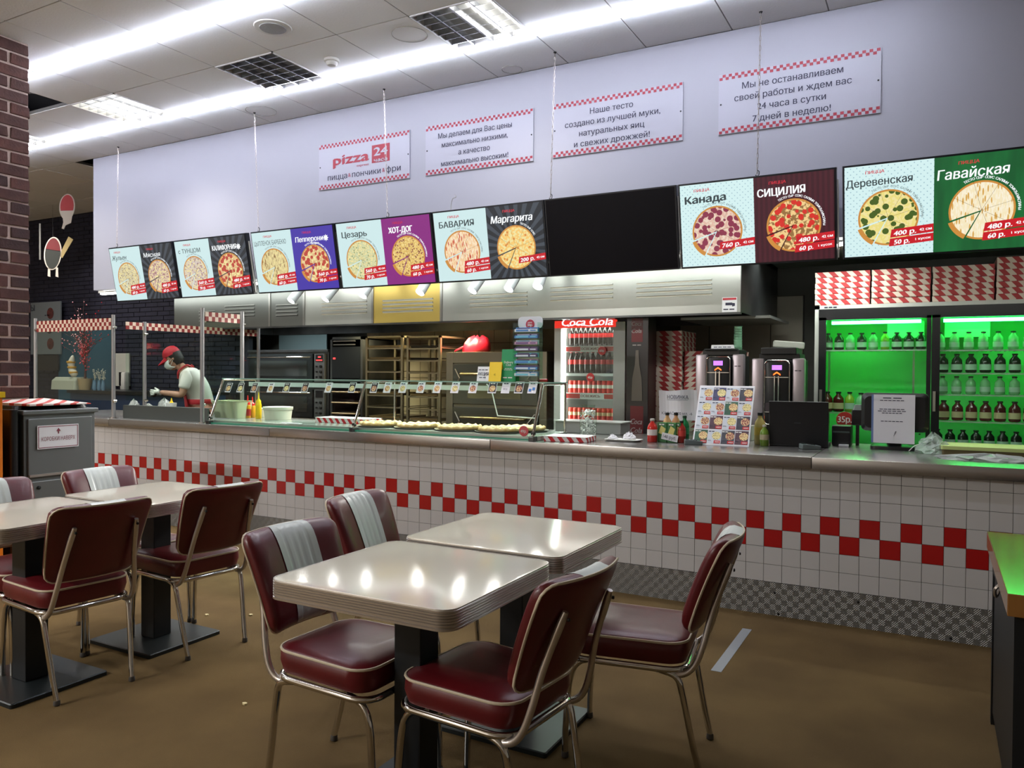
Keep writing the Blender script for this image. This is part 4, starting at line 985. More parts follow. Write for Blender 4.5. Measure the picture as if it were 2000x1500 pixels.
# ================================================================== green fridge
FY = 6.7
fx0, fx1 = -.86, .80; fz = 1.925
t = thing('green_fridge', 'wide two-door display fridge lit bright green inside', 'fridge', ((fx0+fx1)/2, FY, 0)); fc = (fx0+fx1)/2
def fb(mb, name, m, par=None, **k): mb.v = [(v[0]-fc, v[1]-FY, v[2]) for v in mb.v]; return mb.build(name, m, par or t, **k)
fwm = mat('fridge_white', (205, 208, 200), .4); inn = mat('fridge_inner', (130, 225, 150), .5)
fb(MB().box(fx0, fx0+.035, FY, FY+.72, 0, fz).box(fx1-.035, fx1, FY, FY+.72, 0, fz).box(fx0, fx1, FY, FY+.72, fz-.03, fz).box(fx0, fx1, FY, FY+.72, 0, .2), 'cabinet', fwm)
fb(MB().box(fx0+.035, fx1-.035, FY+.65, FY+.7, .2, fz-.03).box(fx0+.035, fx0+.045, FY+.03, FY+.65, .2, fz-.03).box(fx1-.045, fx1-.035, FY+.03, FY+.65, .2, fz-.03).box(fx0+.04, fx1-.04, FY+.03, FY+.65, fz-.05, fz-.03), 'liner', inn)
fb(MB().box(fx0+.03, fx1-.03, FY-.01, FY+.03, fz-.1, fz-.032), 'header', black); 
fb(MB().text('~3', fx0+.12, fz-.016, .014, 0, y=FY-.002, w=.1), 'maker_mark', navy)
for (a, b_) in ((fx0+.035, -.03), (-.026, fx1-.035)):
    fr = fb(MB().box(a, a+.055, FY-.035, FY-.005, .22, fz-.1).box(b_-.03, b_, FY-.035, FY-.005, .22, fz-.1).box(a, b_, FY-.035, FY-.005, fz-.12, fz-.095).box(a, b_, FY-.035, FY-.005, .22, .3), 'door_frame', black)
    fb(MB().box(a+.05, b_-.03, FY-.022, FY-.016, .3, fz-.12), 'door_glass', glass, fr)
    fb(MB().box(a+.012, a+.03, FY-.06, FY-.035, 1.1, 1.25), 'handle', chrome_w, fr)
gl = emit('green_lamp', (40, 255, 120), 28)
gl.node_tree.nodes['Principled BSDF'].inputs['Emission Color'].default_value = (.045, 1, .17, 1)
for (a, b_) in ((fx0+.12, -.1), (.05, fx1-.1)):
    fb(MB().box(a, b_, FY+.06, FY+.09, fz-.15, fz-.125), 'green_lamp', gl)
for px, py in ((1640, 620), (1940, 616)): pass
fb(MB().box(-.34, -.08, FY+.2, FY+.5, fz-.26, fz-.13).box(.06, .36, FY+.2, FY+.5, fz-.26, fz-.13), 'cooling_unit', inn)
for q, xx in enumerate((-.79, -.16)): fb(MB().box(xx, xx+.015, FY+.3, FY+.32, .9, 1.6), 'shelf_rail', chrome_w)
ZL = [Z(1710, 683, FY+.1), Z(1710, 806, FY+.1)]; ZR = [Z(1900, 683, FY+.1), Z(1900, 728, FY+.1), Z(1900, 770, FY+.1), Z(1900, 822, FY+.1), Z(1900, 870, FY+.1)]
for zs, a, b_ in ((ZL, fx0+.05, -.03), (ZR, -.02, fx1-.05)):
    for z in zs:
        m_ = MB(); m_.box(a, b_, FY+.03, FY+.04, z-.012, z-.002)
        for q in range(26): xx = a+(b_-a)*q/25; m_.box(xx-.0015, xx+.0015, FY+.03, FY+.5, z-.006, z-.002)
        fb(m_, 'wire_shelf', mat('shelf_wire', (190, 210, 195), .4, .3))
capb = mat('cap_black', (20, 24, 22), .4)
jb = {'clear': bottle_mesh(mat('juice_clear', (150, 220, 160), .15, alpha=.75), capb, mat('lab_pale', (190, 225, 200), .5), .135, .034, 14, (.15, .42)),
      'dark': bottle_mesh(mat('juice_dark', (24, 40, 26), .15), capb, mat('lab_pale', (190, 225, 200), .5), .135, .036, 14, (.15, .45)),
      'red': bottle_mesh(mat('juice_red', (85, 20, 18), .15), capb, mat('lab_cream', (220, 205, 160), .5), .14, .036, 14, (.15, .45)),
      'yellow': bottle_mesh(mat('juice_yel', (150, 190, 60), .2), capb, mat('lab_pale', (190, 225, 200), .5), .14, .032, 14, (.15, .45))}
def row(kinds, x0, x1, z, where, y=FY+.1, sc=1):
    n_ = len(kinds)
    for q, k in enumerate(kinds):
        put(jb[k], 'juice_bottle', f'juice bottle on {where}, {ORD[q]} from the left', 'bottle', f'juice bottles on {where}', (x0+(x1-x0)*q/(n_-1), y, z), q*.6, sc)
row(['dark', 'dark', 'clear', 'dark', 'clear', 'yellow', 'dark', 'dark', 'dark'], -.77, -.10, ZL[0], "the fridge left door's top shelf")
row(['red', 'red', 'yellow', 'clear', 'dark', 'clear', 'dark', 'clear', 'clear'], -.77, -.10, ZL[1], "the fridge left door's lower shelf", sc=1.15)
row(['clear']*8, .03, .69, ZR[0], "the fridge right door's top shelf")
row(['dark']*8, .05, .70, ZR[1], "the fridge right door's second shelf", sc=1.05)
row(['clear']*8, .05, .70, ZR[2], "the fridge right door's third shelf")
row(['red']*8, .06, .70, ZR[3], "the fridge right door's fourth shelf", sc=1.08)
row(['dark']*9, .02, .70, ZR[4]-.02, "the fridge right door's lowest visible shelf", sc=1.0)
p = at(1650, 820, 'y', FY-.04)
tag(MB().lathe([(0, -.003), (.062, -.002), (.064, 0)], 28, axis='y').text('35р.', 0, .005, .05, 1, w=.1, y=-.005, bold=.03).build('round_price_sticker', [mat('tag_red', (160, 40, 30), .5), white], None, loc=(p.x, p.y, p.z)), 'round red 35-rouble sticker on the green fridge door', 'sticker')
# boxes on the fridge
for k, (pa, pb, n_, s_) in enumerate(((1592, 1700, 6, 1), (1702, 1818, 6, 0), (1821, 1943, 6, 0), (1946, 2070, 7, 2))):
    xl = X(pa, FY+.02, 560)+.003
    for q in range(n_):
        o = put(pbx[2], 'pizza_box', f'striped pizza box on the green fridge, {["leftmost", "second", "third", "rightmost"][k]} stack, {ORD[q]} from the bottom', 'pizza box', 'pizza boxes on top of the green fridge', (xl+random.uniform(-.002, .002), FY+.02+random.uniform(-.006, .003), fz+.002+(q*.0445)))
        wpx = X(pb, FY+.02, 560)-xl; o.scale = (wpx/.435, 1, 1.02)
        if q % 3 == 1: o.location.x += .002

# ================================================================== DISPLAY CASE
def cnt_at(px, py): return at(px, py, 'z', WZ)
sup = [-5.44, -3.87, -2.345]; yb, yt, zt = 4.60, 4.76, 1.30; YB = 5.12
t = thing('display_case', 'long glass display case standing on the steel counter, pizzas inside', 'display case', (-3.9, 4.86, WZ)); DX = (-3.9, 4.86, WZ)
def dc(mb, name, m, par=None, **k): mb.v = [(v[0]-DX[0], v[1]-DX[1], v[2]-DX[2]) for v in mb.v]; return mb.build(name, m, par or t, **k)
dc(MB().box(sup[0], sup[2]+.02, 4.64, YB, WZ, WZ+.03), 'case_floor', mat('case_floor', (185, 190, 185), .25, .7), bev=.003)
dc(MB().box(sup[0]+.02, sup[2], 4.60, 4.606, WZ+.002, WZ+.012), 'floor_edge_glass', gedge)
dc(MB().box(sup[0]-.0, sup[2]+.02, yt-.02, YB, zt, zt+.006), 'top_glass', glass_g)
dc(MB().box(sup[0]-.0, sup[2]+.02, yt-.024, yt-.02, zt-.001, zt+.007).box(sup[2]+.02, sup[2]+.024, yt-.02, YB, zt-.001, zt+.007), 'glass_rim', mat('rim_pale', (150, 190, 175), .2))
for a, b_ in ((sup[0]+.015, sup[1]-.015), (sup[1]+.015, sup[2]-.015)):
    dc(MB().quad((a, yb, WZ+.03), (b_, yb, WZ+.03), (b_, yt-.004, zt), (a, yt-.004, zt)), 'front_glass', glass)
for x in (sup[0], sup[2]):
    dc(MB().quad((x, yb+.02, WZ+.03), (x, YB, WZ+.03), (x, YB, zt), (x, yt, zt)), 'end_glass', glass_g)
for x in sup:
    s_ = dc(MB().tube([(x, yb, WZ+.01), (x, yt-.01, zt-.01)], .011, 8).tube([(x, yt-.01, zt-.008), (x, YB, zt-.008)], .008, 8).tube([(x, YB, WZ), (x, YB, zt-.008)], .009, 8), 'support_frame', chrome, smooth=60)
    dc(MB().box(x-.02, x+.02, yb-.02, yb+.025, WZ, WZ+.03), 'foot_clamp', steel_d, s_, bev=.004); dc(MB().lathe([(0, -.012), (.014, -.01), (.014, .01), (0, .012)], 12, (x, yb+.015, WZ+.05), axis='y'), 'clamp_knob', black, s_)
dc(MB().box(sup[0]+.05, sup[2]-.3, 4.99, 4.995, 1.235, 1.272), 'price_rail', mat('rail_white', (215, 222, 220), .3))
wx = [X(p, 4.90, 780) for p in (955, 972, 1044)]
dc(MB().tube([(wx[0]-.02, 4.9, Z(945, 750, 4.9)), (wx[0]+.02, 4.9, Z(950, 762, 4.9)), (wx[1], 4.9, Z(972, 812, 4.9)), (wx[2], 4.9, Z(1044, 817, 4.9))], .005, 6), 'wire_guide', white, smooth=60)  # thin white tube bent along a zigzag
# price cards along the top of the front glass
pizM = {k: pizza_mat('pc_'+k, *v, emis=0) for k, v in {'a': ((215, 185, 130), (150, 60, 45), 130, .4, .05), 'b': ((225, 210, 150), (120, 110, 60), 130, .35, .05), 'c': ((205, 150, 120), (120, 40, 40), 120, .45, .05)}.items()}
cdk = mat('card_dark', (38, 36, 42), .5); cards = [(448, 1), (471, 1), (498, 1), (530, 0), (561, 1), (597, 1), (643, 0), (689, 1), (732, 1), (758, 0), (788, 0), (823, 0), (855, 0), (890, 0), (925, 0), (963, 1), (989, 0), (1015, 1), (1041, 0)]
lean = math.atan2(yt-yb, zt-WZ)
for k, (px, dk) in enumerate(cards):
    y = yt-.016; x = X(px, y, 757); zc = Z(px, 757, y)
    lb = f'small {"dark" if dk else "white"} pizza price card on the display case, {ORD[k]} from the left'
    o = tag(MB().box(-.033, .033, -.001, 0, -.043, .043).build('price_card', paper, None, loc=(x, y-.006, zc), rot=(-lean, 0, random.uniform(-.04, .04))), lb, 'price card', 'pizza price cards on the display case')
    if dk: MB().rect(-.029, .029, -.035, .04, -.0015).build('card_ground', cdk, o)
    if px not in (989, 1041): MB().disc(0, 0, .024, 0, 0, 20).build('pizza_picture', pizM['abc'[k % 3]], o, loc=(0, -.0022, -.008))
    mb = MB().text('~2', 0, .029, .010, 1 if dk else 0, w=.04, y=-.003)
    if px == 989: mb.text('60 р.', 0, -.01, .014, 0, w=.035, y=-.003)
    if px == 1041: mb.rect(-.025, -.005, -.03, -.01, -.003, 2).rect(.002, .022, -.02, .0, -.003, 2)
    mb.build('lettering', [navy, white, mat('card_blue', (60, 120, 190), .5)], o)
# pizzas on trays
crustm = mat('crust', (225, 180, 110), .6, noise=(30, (245, 215, 160)))
realp = [pizza_mat('real_a', (240, 215, 165), (200, 130, 70), 22, .4, .16, emis=0, crust=(220, 165, 90)), pizza_mat('real_b', (245, 220, 175), (205, 110, 70), 26, .35, .16, emis=0, crust=(215, 155, 80))]
for k, px in enumerate((744, 818, 898, 978, 1022)):
    yy = 4.83 if k < 4 else 5.0; x = X(px, yy, 835)
    tray = tag(MB().lathe([(.02, 0), (.17, 0), (.185, .008), (.187, .01), (.168, .004), (.02, .004)], 28).build('pizza_tray', mat('tray_alu', (205, 205, 195), .3, .7), None, smooth=40, loc=(x, yy, WZ+.031)), f'round metal tray under a pizza in the display case, {ORD[k]} from the left', 'tray', 'pizza trays in the display case')
    rs = []
    rnd = random.Random(k+3); R = .165
    for rr, h in ((.93, .0), (1.0, .008), (.99, .02), (.93, .026), (.86, .019), (.6, .021), (.3, .02)):
        rs.append([(R*rr*math.cos(2*PI*j/40)*(1+.02*math.sin(5*j+k)), R*rr*math.sin(2*PI*j/40)*(1+.02*math.cos(4*j)), h*(1+.25*math.sin(j*2.3+k)*(rr > .85))+(.004*rnd.random() if rr < .9 else 0)) for j in range(40)])
    pz = thing('pizza', f'whole baked pizza on a tray in the display case, {ORD[k]} from the left', 'pizza', (x, yy, WZ+.042), group='pizzas in the display case')
    MB().rings(rs[:5], cap1=False).build('crust', crustm, pz, smooth=70); MB().rings(rs[4:]).build('topping', realp[k % 2], pz, smooth=70)
    m_ = MB()
    for q in range(14):
        a, r_ = rnd.random()*6.28, rnd.random()*.13; m_.lathe([(0, .0), (.011, .001), (.010, .006), (0, .008)], 7, (r_*math.cos(a), r_*math.sin(a), .02))
    m_.build('cheese_lumps', mat('cheese_pale', (250, 235, 190), .5), pz, kind='stuff')
p = at(1023, 842, 'y', yb-.004)
tag(MB().lathe([(0, -.003), (.034, -.002), (.036, 0)], 24, axis='y').text('49р.', 0, 0, .02, 1, w=.045, y=-.004, bold=.02).build('round_price_tag', [mat('tag_pink', (200, 80, 85), .4), white], None, loc=p), 'round pink price tag stuck on the display case glass', 'price tag')
# striped pizza box inside the case
lidm = mat('box_lid', (232, 230, 226), .6)
def low_box(label, x0, x1, y, d, z, h, rz=0, name='pizza_box', m=None):
    t_ = thing(name, label, 'pizza box', ((x0+x1)/2, y, z), rz); w_ = (x1-x0)/2
    MB().box(-w_, w_, 0, d, 0, h*.95).build('box_side', m or stripes('front_box', (228, 224, 222), (190, 28, 38), 1, .8, .065), t_, bev=.001)
    MB().box(-w_-.002, w_+.002, -.002, d+.002, h*.95, h).build('lid', lidm, t_); return t_
x0, x1 = X(629, 4.98, 824), X(728, 4.98, 824)
low_box('red and white striped pizza box lying inside the display case', x0, x1, 4.90, .2, WZ+.031, .042)
x0 = at(1058, 858, 'z', WZ); x1 = at(1142, 858, 'z', WZ)
low_box('red and white striped pizza box on the counter right of the display case', -2.28, -1.985, 4.66, .22, WZ+.001, .034, .12)
# pans, bottles and tub at the left end of the case
x0, x1 = X(430, 4.95, 800), X(478, 4.95, 800)
bn = thing('food_bin', 'cloudy plastic food bin at the left end of the display case', 'bin', ((x0+x1)/2, 4.95, WZ+.031)); w = (x1-x0)/2
MB().rings([rrect(-w*.92, w*.92, -.08, .08, .02, 0), rrect(-w, w, -.1, .1, .02, .15), rrect(-w-.006, w+.006, -.106, .106, .02, .155), rrect(-w*.95, w*.95, -.09, .09, .02, .155), rrect(-w*.88, w*.88, -.07, .07, .02, .01)]).build('bin_body', mat('bin_plastic', (200, 205, 175), .3, alpha=.85), bn, smooth=30)
MB().box(-w*.8, w*.8, -.06, .06, .01, .12).build('contents', mat('bin_food', (190, 170, 90), .7, noise=(20, (220, 150, 90))), bn)
for k, (px, y, rgb, lb, py0) in enumerate(((484, 5.0, (200, 40, 35), 'red-capped ketchup bottle left of the mustard bottle', 772), (493, 5.06, (205, 150, 30), 'amber sauce bottle behind the mustard bottle', 775), (505, 4.98, (238, 195, 10), 'yellow squeeze mustard bottle in the display case', 766))):
    x = X(px, y, 800); h = Z(px, py0, y)-WZ-.031; r = .026
    bt = thing('sauce_bottle', lb, 'bottle', (x, y, WZ+.031), group='sauce bottles')
    MB().lathe([(r*.95, 0), (r, .004), (r, h*.52), (r*.8, h*.6), (r*.45, h*.66)], 18).build('bottle_body', mat(f'sauce{k}', rgb if k != 0 else (190, 140, 20), .3), bt, smooth=40)
    MB().lathe([(r*.85, h*.58), (r*.8, h*.68), (r*.25, h*.75), (r*.12, h), (.002, h)], 14).build('nozzle', mat(f'saucecap{k}', (225, 40, 35) if k < 2 else (240, 200, 20), .3), bt, smooth=40)
    if k == 0: MB().lathe([(r*1.02, h*.1), (r*1.02, h*.4)], 18).build('label_band', mat('band_red', (150, 25, 25), .5), bt, smooth=40)
x = X(543, 5.0, 806); r = (X(566, 5.0, 806)-X(520, 5.0, 806))/2*.9
tb_ = thing('plastic_tub', 'white plastic tub with a lid, beside the mustard bottle', 'tub', (x, 5.0, WZ+.031))
MB().lathe([(r*.88, 0), (r*.97, .09), (r*.97, .092)], 28).build('tub_body', mat('tub_white', (225, 225, 205), .4), tb_, smooth=40); MB().lathe([(r, .085), (r*1.02, .09), (r*1.02, .11), (r*.9, .112)], 28).build('lid', mat('tub_white', (225, 225, 205), .4), tb_, smooth=40)
tag(MB().lathe([(.02, 0), (.024, .085), (.02, .09)], 14).build('salt_shaker', white, None, smooth=40, loc=(X(514, 5.08, 806), 5.08, WZ+.031)), 'small white shaker squeezed between mustard bottle and tub', 'shaker')
tag(MB().box(-.1, .1, -.02, .02, 0, .004).build('label_strip', paper, None, loc=(X(569, 4.68, 833), 4.68, WZ+.031)), 'white card strip lying on the display case floor', 'card')

# things on top of the case
TZ = zt+.0065
x = X(1033, 4.95, 700); h = Z(1033, 618, 4.95)-TZ
t = thing('leaflet_rack', 'tall clear rack of small coloured packets on the display case', 'rack', (x, 4.95, TZ)); w = (X(1057, 4.95, 700)-X(1009, 4.95, 700))/2
MB().box(-w, w, .02, .026, 0, h*.96).box(-w, -w+.004, -.06, .02, 0, h*.9).box(w-.004, w, -.06, .02, 0, h*.9).build('rack_frame', glass_g, t)
MB().rings([[(v_[0], dy, v_[1]) for v_ in rrect(-w, w, h*.82, h, .03, 0)] for dy in (.018, .022)]).build('header_card', mat('rack_head', (205, 210, 215), .4), t)
MB().lathe([(0, -.003), (.034, -.002), (.035, 0)], 24, (0, .016, h*.88), axis='y').text('30р', 0, h*.87, .018, 1, y=.01, bold=.03).text('цена', 0, h*.91, .011, 1, y=.01, bold=.02).build('price_roundel', [mat('roundel', (165, 35, 60), .5), white], t)
pc = [mat('pk_white', (215, 225, 235), .4), mat('pk_blue', (70, 130, 195), .4), mat('pk_violet', (105, 80, 130), .4), mat('pk_dark', (60, 60, 100), .4), mat('pk_cyan', (110, 190, 215), .4), mat('pk_pink', (195, 150, 180), .4)]
order = [(0, 1), (1, 4), (5, 2), (2, 0), (3, 0), (4, 1), (1, 0), (0, 4)]
for q, (a, b_) in enumerate(order):
    zz = h*.76-q*h*.096
    s_ = MB().box(-w+.004, w-.004, -.055, .018, zz-.006, zz-.002).build('rack_shelf', glass_g, t)
    for r_ in range(2):
        m_ = MB().box(-w+.008+.0*r_, w-.01, -.05+.02*r_, -.036+.02*r_, zz, zz+.02+.012*r_, 0).rect(-w+.02, w*.2, zz+.004+.012*r_, zz+.016+.012*r_, -.051+.02*r_, 1).rect(w*.35, w*.8, zz+.006+.012*r_, zz+.014+.012*r_, -.051+.02*r_, 1)
        m_.build('packet', [pc[(a+r_) % 6], pc[(b_+r_*2) % 6]], t)
def stand_card(name, label, px0, px1, py0, y, m, ink, lines, tilt=-.12, z=TZ):
    xa, xb = X(px0, y, (py0+740)/2), X(px1, y, (py0+740)/2); h_ = Z((px0+px1)/2, py0, y)-z; w_ = (xb-xa)/2
    t_ = thing(name, label, 'card', ((xa+xb)/2, y, z)); MB().quad((-w_, 0, 0), (w_, 0, 0), (w_, .02, h_), (-w_, .02, h_)).quad((-w_, .004, 0), (w_, .004, 0), (w_, .024, h_), (-w_, .024, h_)).quad((-w_, .06, 0), (w_, .06, 0), (w_, .024, h_), (-w_, .024, h_)).build('card_board', m, t_)
    mb = MB()
    for s_, cz_, hh, ww in lines: mb.text(s_, 0, h_*cz_, hh, 0, w=w_*2*ww, y=.018*cz_-.003, bold=.02)
    mb.build('lettering', ink, t_); return t_
stand_card('delivery_card', 'upright green delivery advert card on the display case', 978, 1007, 682, 4.93, green, white, [('Delivery', .60, .016, .6), ('Club', .52, .016, .35), ('~3', .4, .006, .5), ('~4', .36, .006, .6), ('~2', .12, .012, .7)])
stand_card('promo_card', 'white promotion card left of the yellow stand', 931, 955, 716, 4.97, paper, navy, [('АКЦИЯ', .5, .024, .85), ('~3', .78, .008, .8), ('~2', .25, .008, .6)])
t = stand_card('yellow_stand', 'folded yellow card stand beside the green card', 954, 978, 707, 4.90, yellow, mat('ochre', (150, 120, 20), .5), [('€', .35, .014, .15)])
x = X(1064, 4.97, 741); tag(MB().lathe([(.0, -.03), (.011, -.028), (.011, .03), (.0, .032)], 12, (0, 0, .011), axis='x').build('lighter', mat('lighter_red', (150, 20, 25), .3), None, loc=(x, 4.95, TZ)), 'small dark red roll lying on the display case by the packet rack', 'lighter')

# ================================================================== things on the counter, right of the case
x = X(1149, 4.96, 820); h = Z(1149, 791, 4.96)-WZ; r = (X(1166, 4.96, 820)-X(1132, 4.96, 820))/2*.95
t = thing('tip_jar', 'clear jar filled with silvery wrapped sweets', 'jar', (x, 4.96, WZ))
MB().lathe([(r*.85, .0), (r*.95, .01), (r*.98, h*.8), (r*.75, h*.93), (r*.78, h), (r*.7, h), (r*.68, h*.93)], 24).build('jar_glass', glass, t, smooth=40)
m_ = MB(); foil = mat('foil', (232, 232, 230), .4, .15)
for q in range(170):
    a, rr, zz = random.random()*6.28, r*.88*math.sqrt(random.random()), .008+random.random()*h*.82; c_ = Vector((rr*math.cos(a), rr*math.sin(a), zz)); s_ = .012
    vs = [c_+Vector((random.uniform(-s_, s_), random.uniform(-s_, s_), random.uniform(-s_, s_))) for _ in range(5)]; m_.add(vs, [(0, 1, 2), (0, 2, 3), (0, 3, 4), (0, 4, 1), (1, 2, 3), (1, 3, 4)])
m_.build('wrapped_sweets', foil, t, kind='stuff')
def crumple(name, label, cat, loc, sx, sy, sz, m, seed, n=18, k=6):
    rnd = random.Random(seed); rs = []
    for i in range(k):
        f = i/(k-1); rr = math.sin(PI*(.5+f*.48))**.6 if f < 1 else .1
        rs.append([(sx*rr*math.cos(2*PI*j/n)*rnd.uniform(.75, 1.15), sy*rr*math.sin(2*PI*j/n)*rnd.uniform(.75, 1.15), max(0, sz*f*rnd.uniform(.7, 1.15) if i else 0)) for j in range(n)])
    return tag(MB().rings(rs).build(name, m, None, loc=loc), label, cat)
np_ = at(1214, 862, 'z', WZ)
dsh = thing('napkin_dish', 'shallow white dish with crumpled napkins beside the jar', 'dish', (np_.x, np_.y+.04, WZ))
MB().rings([rrect(-.1, .1, -.06, .06, .02, 0), rrect(-.12, .12, -.075, .075, .03, .012), rrect(-.11, .11, -.068, .068, .03, .012), rrect(-.09, .09, -.05, .05, .02, .004)]).build('dish_body', white, dsh, smooth=30)
crumple('crumpled_napkin', 'crumpled white napkin, right one on the dish', 'napkin', (np_.x+.04, np_.y+.04, WZ+.013), .045, .035, .05, paper, 1)
crumple('crumpled_napkin', 'crumpled white napkin, left one at the dish edge', 'napkin', (np_.x-.07, np_.y+.02, WZ+.013), .035, .03, .03, paper, 2)
x0, x1 = X(1090, 5.45, 838), X(1217, 5.45, 838)
t = thing('steel_ledge', 'low grey steel ledge on the counter in front of the red-topped cooler', 'ledge', ((x0+x1)/2, 5.4, WZ)); MB().box((x0-x1)/2, (x1-x0)/2, 0, .2, 0, .085).build('ledge_body', grey, t, bev=.004); MB().box((x0-x1)/2-.01, (x1-x0)/2+.01, -.01, .21, .085, .092).build('ledge_top', mat('ledge_top', (215, 220, 215), .3), t)

# juice bottles and cartons
def pbottle(label, px, y, pytop, rgb, capc, labc, r=.033, alpha=1):
    h_ = Z(px, pytop, y)-WZ; t_ = thing('juice_bottle', label, 'bottle', (X(px, y, 845), y, WZ), group='bottles on the counter')
    MB().lathe([(r*.9, 0), (r, .006), (r, h_*.6), (r*.85, h_*.72), (r*.4, h_*.85), (r*.38, h_*.92)], 18).build('bottle_body', mat('jb%d%d%d' % rgb, rgb, .15, alpha=alpha), t_, smooth=50)
    MB().lathe([(r*.45, h_*.91), (r*.47, h_*.92), (r*.47, h_), (r*.4, h_*1.005)], 14).build('cap', mat('jc%d%d%d' % capc, capc, .4), t_, smooth=40)
    MB().lathe([(r*1.02, h_*.3), (r*1.02, h_*.55)], 18).build('label_band', mat('jl%d%d%d' % labc, labc, .5), t_, smooth=40)
pbottle('red juice bottle at the left of the counter drinks', 1274, 4.98, 818, (190, 45, 38), (200, 195, 190), (225, 215, 210))
pbottle('green glass bottle behind the cartons, by the menu board', 1337, 5.12, 812, (20, 110, 60), (20, 60, 40), (30, 130, 80), .03)
pbottle('amber bottle behind the green cartons, left one', 1303, 5.12, 806, (190, 150, 100), (25, 25, 25), (215, 190, 160), .03)
pbottle('amber bottle behind the green cartons, right one', 1320, 5.14, 806, (180, 130, 90), (25, 25, 25), (210, 170, 150), .03)
pbottle('red bottle half hidden by the right carton', 1331, 5.04, 822, (160, 45, 40), (30, 30, 30), (200, 60, 50), .028)
pbottle('tall pale yellow bottle just right of the menu board', 1484, 5.18, 806, (200, 180, 110), (25, 25, 30), (205, 175, 70), .034)
pbottle('greenish bottle in front of the laptop, right of the menu board', 1493, 5.1, 830, (110, 140, 50), (200, 195, 180), (185, 175, 140), .028)
cg = mat('carton_green', (40, 105, 50), .45)
for k, (a, b_, lb) in enumerate(((1284, 1302, 'green juice carton, left of the three cartons'), (1303, 1320, 'green juice carton in the middle of the three'), (1318, 1329, 'dark green juice carton turned side on'))):
    y = 5.0+.02*(k == 2); xa, xb = X(a, y, 850), X(b_, y, 850)
    t = thing('juice_carton', lb, 'carton', ((xa+xb)/2, y, WZ), 0, 'green juice cartons'); w = (xb-xa)/2
    MB().box(-w, w, 0, .05, 0, .13).build('carton_body', cg, t, bev=.002); MB().poly([(-w*.8, .06), (w*.4, .05), (w*.8, .09), (-w*.2, .11)], -.002, 0).text('~2', 0, .118, .012, 1, w=w*1.2, y=-.003).build('carton_print', [mat('carton_fruit', (215, 205, 120), .5), white], t)
pc_ = tag(MB().box(-.055, .055, -.001, 0, -.022, .022).text('140 руб.', 0, 0, .022, 1, w=.09, y=-.003).build('price_slip', [paper, navy], None, loc=(X(1308, 4.985, 858), 4.985, WZ+.036), rot=(0, .18, 0)), 'small white 140-rouble price slip on the cartons', 'price tag')
# "NOVINKA" paper
xa, xb = X(1288, 5.3, 790), X(1362, 5.3, 790); w = (xb-xa)/2; za, zb = Z(1325, 822, 5.3), Z(1325, 762, 5.3)
t = thing('notice_sheet', 'curling white notice sheet behind the cartons', 'notice', ((xa+xb)/2, 5.3, za))
rs = [[(-w+2*w*i/12, .012*math.sin(i*.7)-.02*(j/3)**2, (zb-za)*j/3-.006*math.sin(i*.5)) for i in range(13)] for j in range(4)]
m_ = MB(); vs = [p for r_ in rs for p in r_]; m_.add(vs, [(j*13+i, j*13+i+1, (j+1)*13+i+1, (j+1)*13+i) for j in range(3) for i in range(12)]); m_.build('sheet', paper, t)
MB().text('НОВИНКА', .01, (zb-za)*.78, .026, 0, w=w*1.1, y=-.045, bold=.01).rect(-w*.5, w*.6, (zb-za)*.68, (zb-za)*.69, -.045, 0).text('КАКАО 200 мл. -6', 0, (zb-za)*.25, .02, 0, w=w*1.6, y=-.03).build('lettering', navy, t)
MB().box(-w*.9, w*.9, .02, .024, -(za-WZ), .1).build('acrylic_stand', glass_g, t)
# menu board
bl, br_, bt_ = at(1347, 868, 'z', WZ), at(1467, 873, 'z', WZ), None
Y0 = (bl.y+br_.y)/2; w = .178; mh = .43
t = thing('menu_board', 'leaning menu board with sixteen small pizza pictures', 'menu', ((bl.x+br_.x)/2+.0, Y0, WZ), .06, rx=-.42)
t.rotation_euler = (-.5, 0, .03)
MB().box(-w, w, 0, .008, 0, mh).build('board', paper, t, bev=.003)
cols = [['w', 'v', 'w', 'd'], ['w', 'w', 'g', 'w'], ['w', 'm', 'w', 'd'], ['g', 'w', 'd', 'm']]
cm = {'w': mat('cell_w', (205, 212, 220), .5), 'v': mat('cell_v', (55, 55, 95), .5), 'd': mat('cell_d', (45, 45, 55), .5), 'g': mat('cell_g', (30, 80, 50), .5), 'm': mat('cell_m', (70, 35, 50), .5)}
cw_, chh = (2*w-.016)/4, (mh-.02)/4
for r_ in range(4):
    for c_ in range(4):
        cx_, cz_ = -w+.008+cw_*(c_+.5), mh-.012-chh*(r_+.5); k = cols[r_][c_]
        cl = MB().rect(-cw_/2+.002, cw_/2-.002, -chh/2+.004, chh/2-.004).build('menu_cell', cm[k], t, loc=(cx_, -.001, cz_))
        MB().disc(.013, .008, .028, 0, 0, 18).build('pizza_picture', pizM['abc'[(r_+c_) % 3]], cl, loc=(0, -.0008, 0))
        MB().rect(.0, cw_/2-.003, -chh/2+.006, -chh/2+.026, -.0016, 0).text('~2', -.018, chh/2-.014, .009, 1 if k != 'w' else 2, w=.04, y=-.0018).rect(-.038, -.016, -.03, -.028, -.0016, 2).rect(-.038, -.02, -.024, -.022, -.0016, 2).text('480', .02, -chh/2+.016, .01, 1, w=.03, y=-.0025)\
            .build('cell_print', [red, white, navy], cl)
tag(MB().tube([(0, 0, 0), (0, .16, -.0)], .004, 6).tube([(0, .16, 0), (0, .1, .3)], .004, 6).build('easel_stay', black, None, loc=(-1.2, Y0+.07, WZ+.004)), 'thin black wire stay propping the menu board', 'stand')
